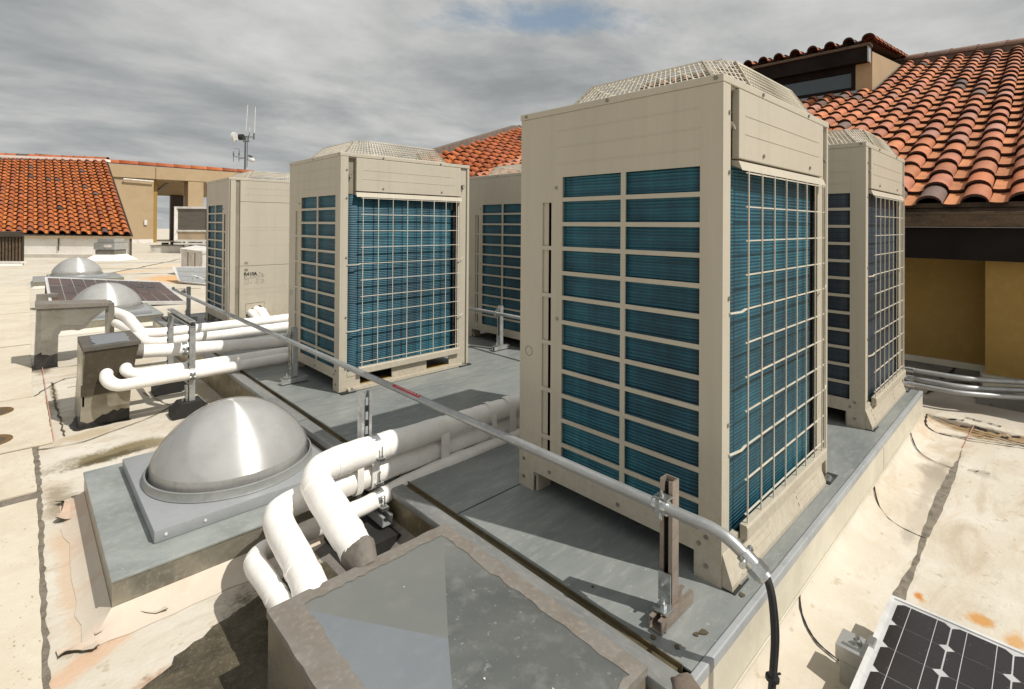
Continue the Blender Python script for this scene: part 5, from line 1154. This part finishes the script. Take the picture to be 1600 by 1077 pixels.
# body is skewed slightly so its narrow side shows
side = fc(-16.6, 0, 27.5)
c_ = [pa, pb, pb + (side - pa), side]
bm = BM(); prism(bm, [(p.x, p.y, .32) for p in c_], (0, 0, 1.56)); obj('unit_body', bm, 'tan_panel', t)
fo = Vector((-.6913, -.7226, 0)) * .03
bm = BM(); a, b = pa + fo, pb + fo
bar(bm, (a.x, a.y, 1.88), (b.x, b.y, 1.88), .08, .10); bar(bm, (a.x, a.y, .34), (b.x, b.y, .34), .08, .10); bar(bm, (a.x, a.y, .80), (b.x, b.y, .80), .06, .08)
for q, w_ in ((0.04, .16), (.80, .1)): p = a.lerp(b, q); bar(bm, (p.x, p.y, .34), (p.x, p.y, 1.88), .09, w_, (1, 0, 0))
obj('unit_frame', bm, 'white_paint', t)
bm = BM(); a, b = pa + fo * .3 + un * .1, pb + fo * .3; prism(bm, [(a.x, a.y, .85), (b.x, b.y, .85), (b.x, b.y, 1.83), (a.x, a.y, 1.83)], tuple(fo * .4)); obj('unit_coil', bm, 'coil_grey', t)
bm = BM(); a, b = pa + fo * .3 + un * .1, pb + fo * .3; prism(bm, [(a.x, a.y, .39), (b.x, b.y, .39), (b.x, b.y, .76), (a.x, a.y, .76)], tuple(fo * .4)); obj('access_panel', bm, 'tan_panel', t)
bm = BM(); a, b = pa + un * .05, pb
bar(bm, (a.x, a.y, .2), (b.x, b.y, .2), .3, .08)
for q in (.3, .7, .95): p = pa.lerp(pb, q); bar(bm, (p.x, p.y, ZR), (p.x, p.y, .3), .14)
obj('unit_base', bm, 'white_paint', t)
bm = BM()
for k_ in range(1, 4): p = pa.lerp(side, k_ / 4) + Vector((-.7, -.02, 0)) * .02; bar(bm, (p.x, p.y, .6), (p.x, p.y, 1.7), .03)
obj('panel_joint', bm, 'mark_grey', t)
q0 = fc(-16.3, 0, 25.2); q1 = fc(-14.4, 0, 24.0)
t = thing('roof_curb', 'low grey topped roof curb with dark clutter before the packaged unit', 'roof curb', (q0.x, q0.y, ZR))
bm = BM(); obox(bm, (q0.x, q0.y, ZR + .16), ax * .75, ay * .9, (0, 0, .16)); obj('curb_block', bm, 'white_paint', t)
bm = BM(); obox(bm, (q0.x, q0.y, ZR + .335), ax * .78, ay * .93, (0, 0, .014)); obj('curb_lid', bm, 'hood_grey', t)
bm = BM()
for k_ in range(7): rr = random.Random(k_); p = q0 + ax * rr.uniform(-.6, .7) + ay * rr.uniform(-.7, .7); obox(bm, (p.x, p.y, ZR + .42), ax * rr.uniform(.05, .2), ay * .1, (0, 0, rr.uniform(.04, .08)))
tube(bm, smooth_path([q0 + Vector((.2, 0, .5 + ZR)), q0 + Vector((.5, 0, 1.0 + ZR)), q0 + Vector((.62, 0, 1.25 + ZR))], 5), .03, 6); obj('clutter', bm, 'tar', t)
p = fc(-15.25, 0, 24.2)
t = thing('vent_pipe', 'short white vent pipe beside the packaged rooftop unit', 'vent', (p.x, p.y, ZR))
bm = BM(); lathe(bm, [(.12, ZR), (.12, .62), (.16, .64), (.16, .80), (.1, .86), (0, .87)], (p.x, p.y), 16); obj('vent_tube', bm, 'white_paint', t, 40)
bm = BM(); obox(bm, (q1.x + .1, q1.y, ZR + .14), ax * .9, ay * .4, (0, 0, .14)); tag(obj('equipment_block', bm, 'white_paint'), 'long low white roof curb below the packaged unit', 'roof curb')
wb = fc(-8.62, 0, 14.6)
t = thing('equipment_box', 'pale grey sheet metal box with a sloped top just left of the leftmost unit', 'equipment box', (wb.x, wb.y, ZR))
A0, B0 = fc(-9.05, 0, 14.1), fc(-8.05, 0, 13.4); ww = (B0 - A0).normalized(); w2 = Vector((.55, .83, 0))
bm = BM(); prism(bm, [(A0.x, A0.y, ZR), (B0.x, B0.y, ZR), (B0.x + w2.x, B0.y + w2.y, ZR), (A0.x + w2.x, A0.y + w2.y, ZR)], (0, 0, .70)); obj('box_body', bm, 'alu_white', t)
bm = BM(); fo2 = Vector((-.69, -.72, 0)) * .04; 
for k_ in (.33, .66): p = A0.lerp(B0, k_) + fo2 * .2; bar(bm, (p.x, p.y, ZR), (p.x, p.y, .38), .02)
obj('box_joint', bm, 'mark_grey', t)
bm = BM(); A1, B1 = A0 + fo2 - ww * .04, B0 + fo2 + ww * .04; prism(bm, [(A1.x, A1.y, .40), (B1.x, B1.y, .37), (B1.x + w2.x, B1.y + w2.y, .42), (A1.x + w2.x, A1.y + w2.y, .45)], (0, 0, .07)); obj('box_lid', bm, 'white_paint', t)

# --- radio mast beyond the roofs
mx, my = 14.08, 53.4
t = thing('radio_mast', 'thin radio mast with a drum antenna and whip aerials against the sky', 'antenna mast', (mx, my, ZR))
er = Vector((.7225, -.6913, 0)); px = lambda u, v: Vector((mx, my, 6.57)) + er * ((u - 382) * .0622) + Vector((0, 0, (262 - v) * .0622))
bm = BM(); tube(bm, [(mx, my, ZR), tuple(px(383.5, 213))], .085, 8); tube(bm, [tuple(px(386, 262)), tuple(px(387, 214))], .03, 6); obj('mast_pole', bm, 'mast_grey', t)
bm = BM(); c_ = px(374.5, 214.5); d_ = er; tube(bm, [c_ - d_ * .05, c_ + d_ * .35], .30, 18); obj('drum_antenna', bm, 'rubber', t, 40)
bm = BM(); c_ = px(366, 214.3); tube(bm, [c_ - d_ * .11, c_ + d_ * .11], .47, 20); obj('drum_face', bm, 'mast_white', t, 40)
bm = BM(); bar(bm, px(376, 216), px(385, 213), .07); bar(bm, px(384, 213.5), px(397, 214.5), .07); bar(bm, px(380, 221), px(389, 221), .08); bar(bm, px(380, 214), px(380, 222), .06); bar(bm, px(388, 211), px(388, 222), .06)
bar(bm, px(389.5, 206), px(389.5, 212), .05); bar(bm, px(396.5, 208), px(396.5, 218), .12); bar(bm, px(364, 244), px(382, 247.5), .05); bar(bm, px(373, 249), px(382, 247), .05); bar(bm, px(386, 249), px(390, 248), .08)
for u in (365, 373.5): bar(bm, px(u, 236), px(u, 253), .045); bar(bm, px(u, 239), px(u, 243), .11)
bar(bm, px(365, 232), px(374, 233), .025); bar(bm, px(374, 233), px(374, 242), .025); split('cross_arm', bm, 'mast_grey', t)
bm = BM()
for u0, v0, u1, v1 in ((383.7, 205, 386.3, 164), (397.3, 208, 398.3, 167), (389.5, 206, 390, 199)): tube(bm, [tuple(px(u0, v0)), tuple(px(u1, v1))], .04, 6)
obj('whip_aerials', bm, 'mast_white', t)
bm = BM(); c_ = px(392.5, 250); 
tube(bm, [c_ - er * .3 + Vector((0, 0, .05)), c_ - er * .05 + Vector((0, 0, .01)), c_ + er * .2 - Vector((0, 0, .04)), c_ + er * .33 - Vector((0, 0, .06))], lambda i, a: (.1, .2, .22, .1)[i], 12); obj('dish_pod', bm, 'mast_white', t, 'all')
bm = BM(); tube(bm, [px(388.5, 243), px(394, 245)], .1, 8); obj('camera_pod', bm, 'mast_grey', t)

# ------------------------------------------------------------------ sky and sun
SUN = Vector((.46, -1.20, 1.68)).normalized()
sl_ = bpy.data.lights.new('Sun', 'SUN'); sl_.energy = 4.5; sl_.angle = R(.5); sl_.color = (1, .955, .88)
so = bpy.data.objects.new('Sun', sl_); COL.objects.link(so); so.rotation_euler = (-SUN).to_track_quat('-Z', 'Y').to_euler(); so.location = (3, -8, 12)
W = bpy.data.worlds.new('World'); S.world = W; W.use_nodes = True
t = NT(W.node_tree); t.n.clear()
out = t.new('ShaderNodeOutputWorld'); bg = t.new('ShaderNodeBackground', i_Strength=.1); t.link(bg.outputs[0], out.inputs[0])
sky = t.new('ShaderNodeTexSky', sky_type='NISHITA', sun_disc=False, sun_elevation=math.asin(SUN.z), sun_rotation=math.atan2(SUN.x, SUN.y))
co = t.new('ShaderNodeTexCoord').outputs['Generated']; sep = t.new('ShaderNodeSeparateXYZ'); t.link(co, sep.inputs[0])
den = t.math('ADD', t.math('MAXIMUM', sep.outputs[2], 0.0), .16)
cmb = t.new('ShaderNodeCombineXYZ'); t.link(t.math('DIVIDE', sep.outputs[0], den), cmb.inputs[0]); t.link(t.math('DIVIDE', sep.outputs[1], den), cmb.inputs[1])
mp = t.new('ShaderNodeMapping'); t.link(cmb.outputs[0], mp.inputs[0]); mp.inputs['Rotation'].default_value = (0, 0, R(46)); mp.inputs['Scale'].default_value = (.75, 1.0, 1); mp.inputs['Location'].default_value = (2.3, 1.1, 0)
v = mp.outputs[0]
n1 = t.noise(v, 1.15, 9, .58, .35); n2 = t.noise(v, 3.4, 8, .6, .2); n3 = t.noise(v, .55, 4, .5)
sd_ = t.new('ShaderNodeVectorMath', operation='DOT_PRODUCT'); t.link(co, sd_.inputs[0]); sd_.inputs[1].default_value = (.358, -.934, 0)
f0 = t.math('ADD', .045, t.math('MULTIPLY', sd_.outputs['Value'], .075))
f = t.math('ADD', t.math('MULTIPLY', n1, .62), t.math('ADD', t.math('MULTIPLY', n2, .23), t.math('MULTIPLY', n3, .15)))
f = t.math('ADD', f, f0)
cl = t.ramp(f, [(.36, (3.0, 3.15, 3.2)), (.46, (4.3, 4.45, 4.42)), (.54, (5.7, 5.72, 5.6)), (.64, (7.1, 7.05, 6.85))])
el = t.remap(sep.outputs[2], .0, .42)           # brighter overhead, greyer low down
cl = t.mix(t.math('MULTIPLY', t.math('SUBTRACT', 1.0, el), .22), cl, (3.2, 3.4, 3.45))
# a few thin blue openings, as clouds drift apart
hm = t.new('ShaderNodeMapping', vector_type='TEXTURE'); t.link(cmb.outputs[0], hm.inputs[0]); hm.inputs['Location'].default_value = (1.264, 1.233, 0); hm.inputs['Rotation'].default_value = (0, 0, R(-43.7)); hm.inputs['Scale'].default_value = (.34, .10, 1)
hl_ = t.new('ShaderNodeVectorMath', operation='LENGTH'); t.link(hm.outputs[0], hl_.inputs[0])
hole = t.math('MULTIPLY', t.remap(t.math('ADD', hl_.outputs['Value'], t.math('MULTIPLY', t.math('SUBTRACT', n2, .5), 4.5)), 1.2, .2), .75)
clear = t.mix(.75, sky.outputs[0], (2.2, 3.3, 4.6))
col = t.mix(hole, cl, clear)
t.link(col, bg.inputs['Color'])

# ------------------------------------------------------------------ camera
cd = bpy.data.cameras.new('Camera'); co_ = bpy.data.objects.new('Camera', cd); COL.objects.link(co_)
cd.sensor_width = 36; cd.lens = 804.31 / 1600 * 36; cd.shift_x = 0; cd.shift_y = -(538.5 - 346.795) / 1600; cd.clip_start = .05; cd.clip_end = 500
F_ = Vector((.6912925, .72255067, .005934)); R_ = Vector((.7225182, -.69131781, .00686528)); U_ = Vector((-.00906279, .00045849, .99995883))
co_.matrix_world = Matrix(((R_.x, U_.x, -F_.x, -1.66000665), (R_.y, U_.y, -F_.y, -.74067689), (R_.z, U_.z, -F_.z, 1.1796915), (0, 0, 0, 1)))
S.camera = co_
S.render.engine = 'CYCLES'
S.view_settings.view_transform = 'Standard'; S.view_settings.look = 'None'; S.view_settings.exposure = 0
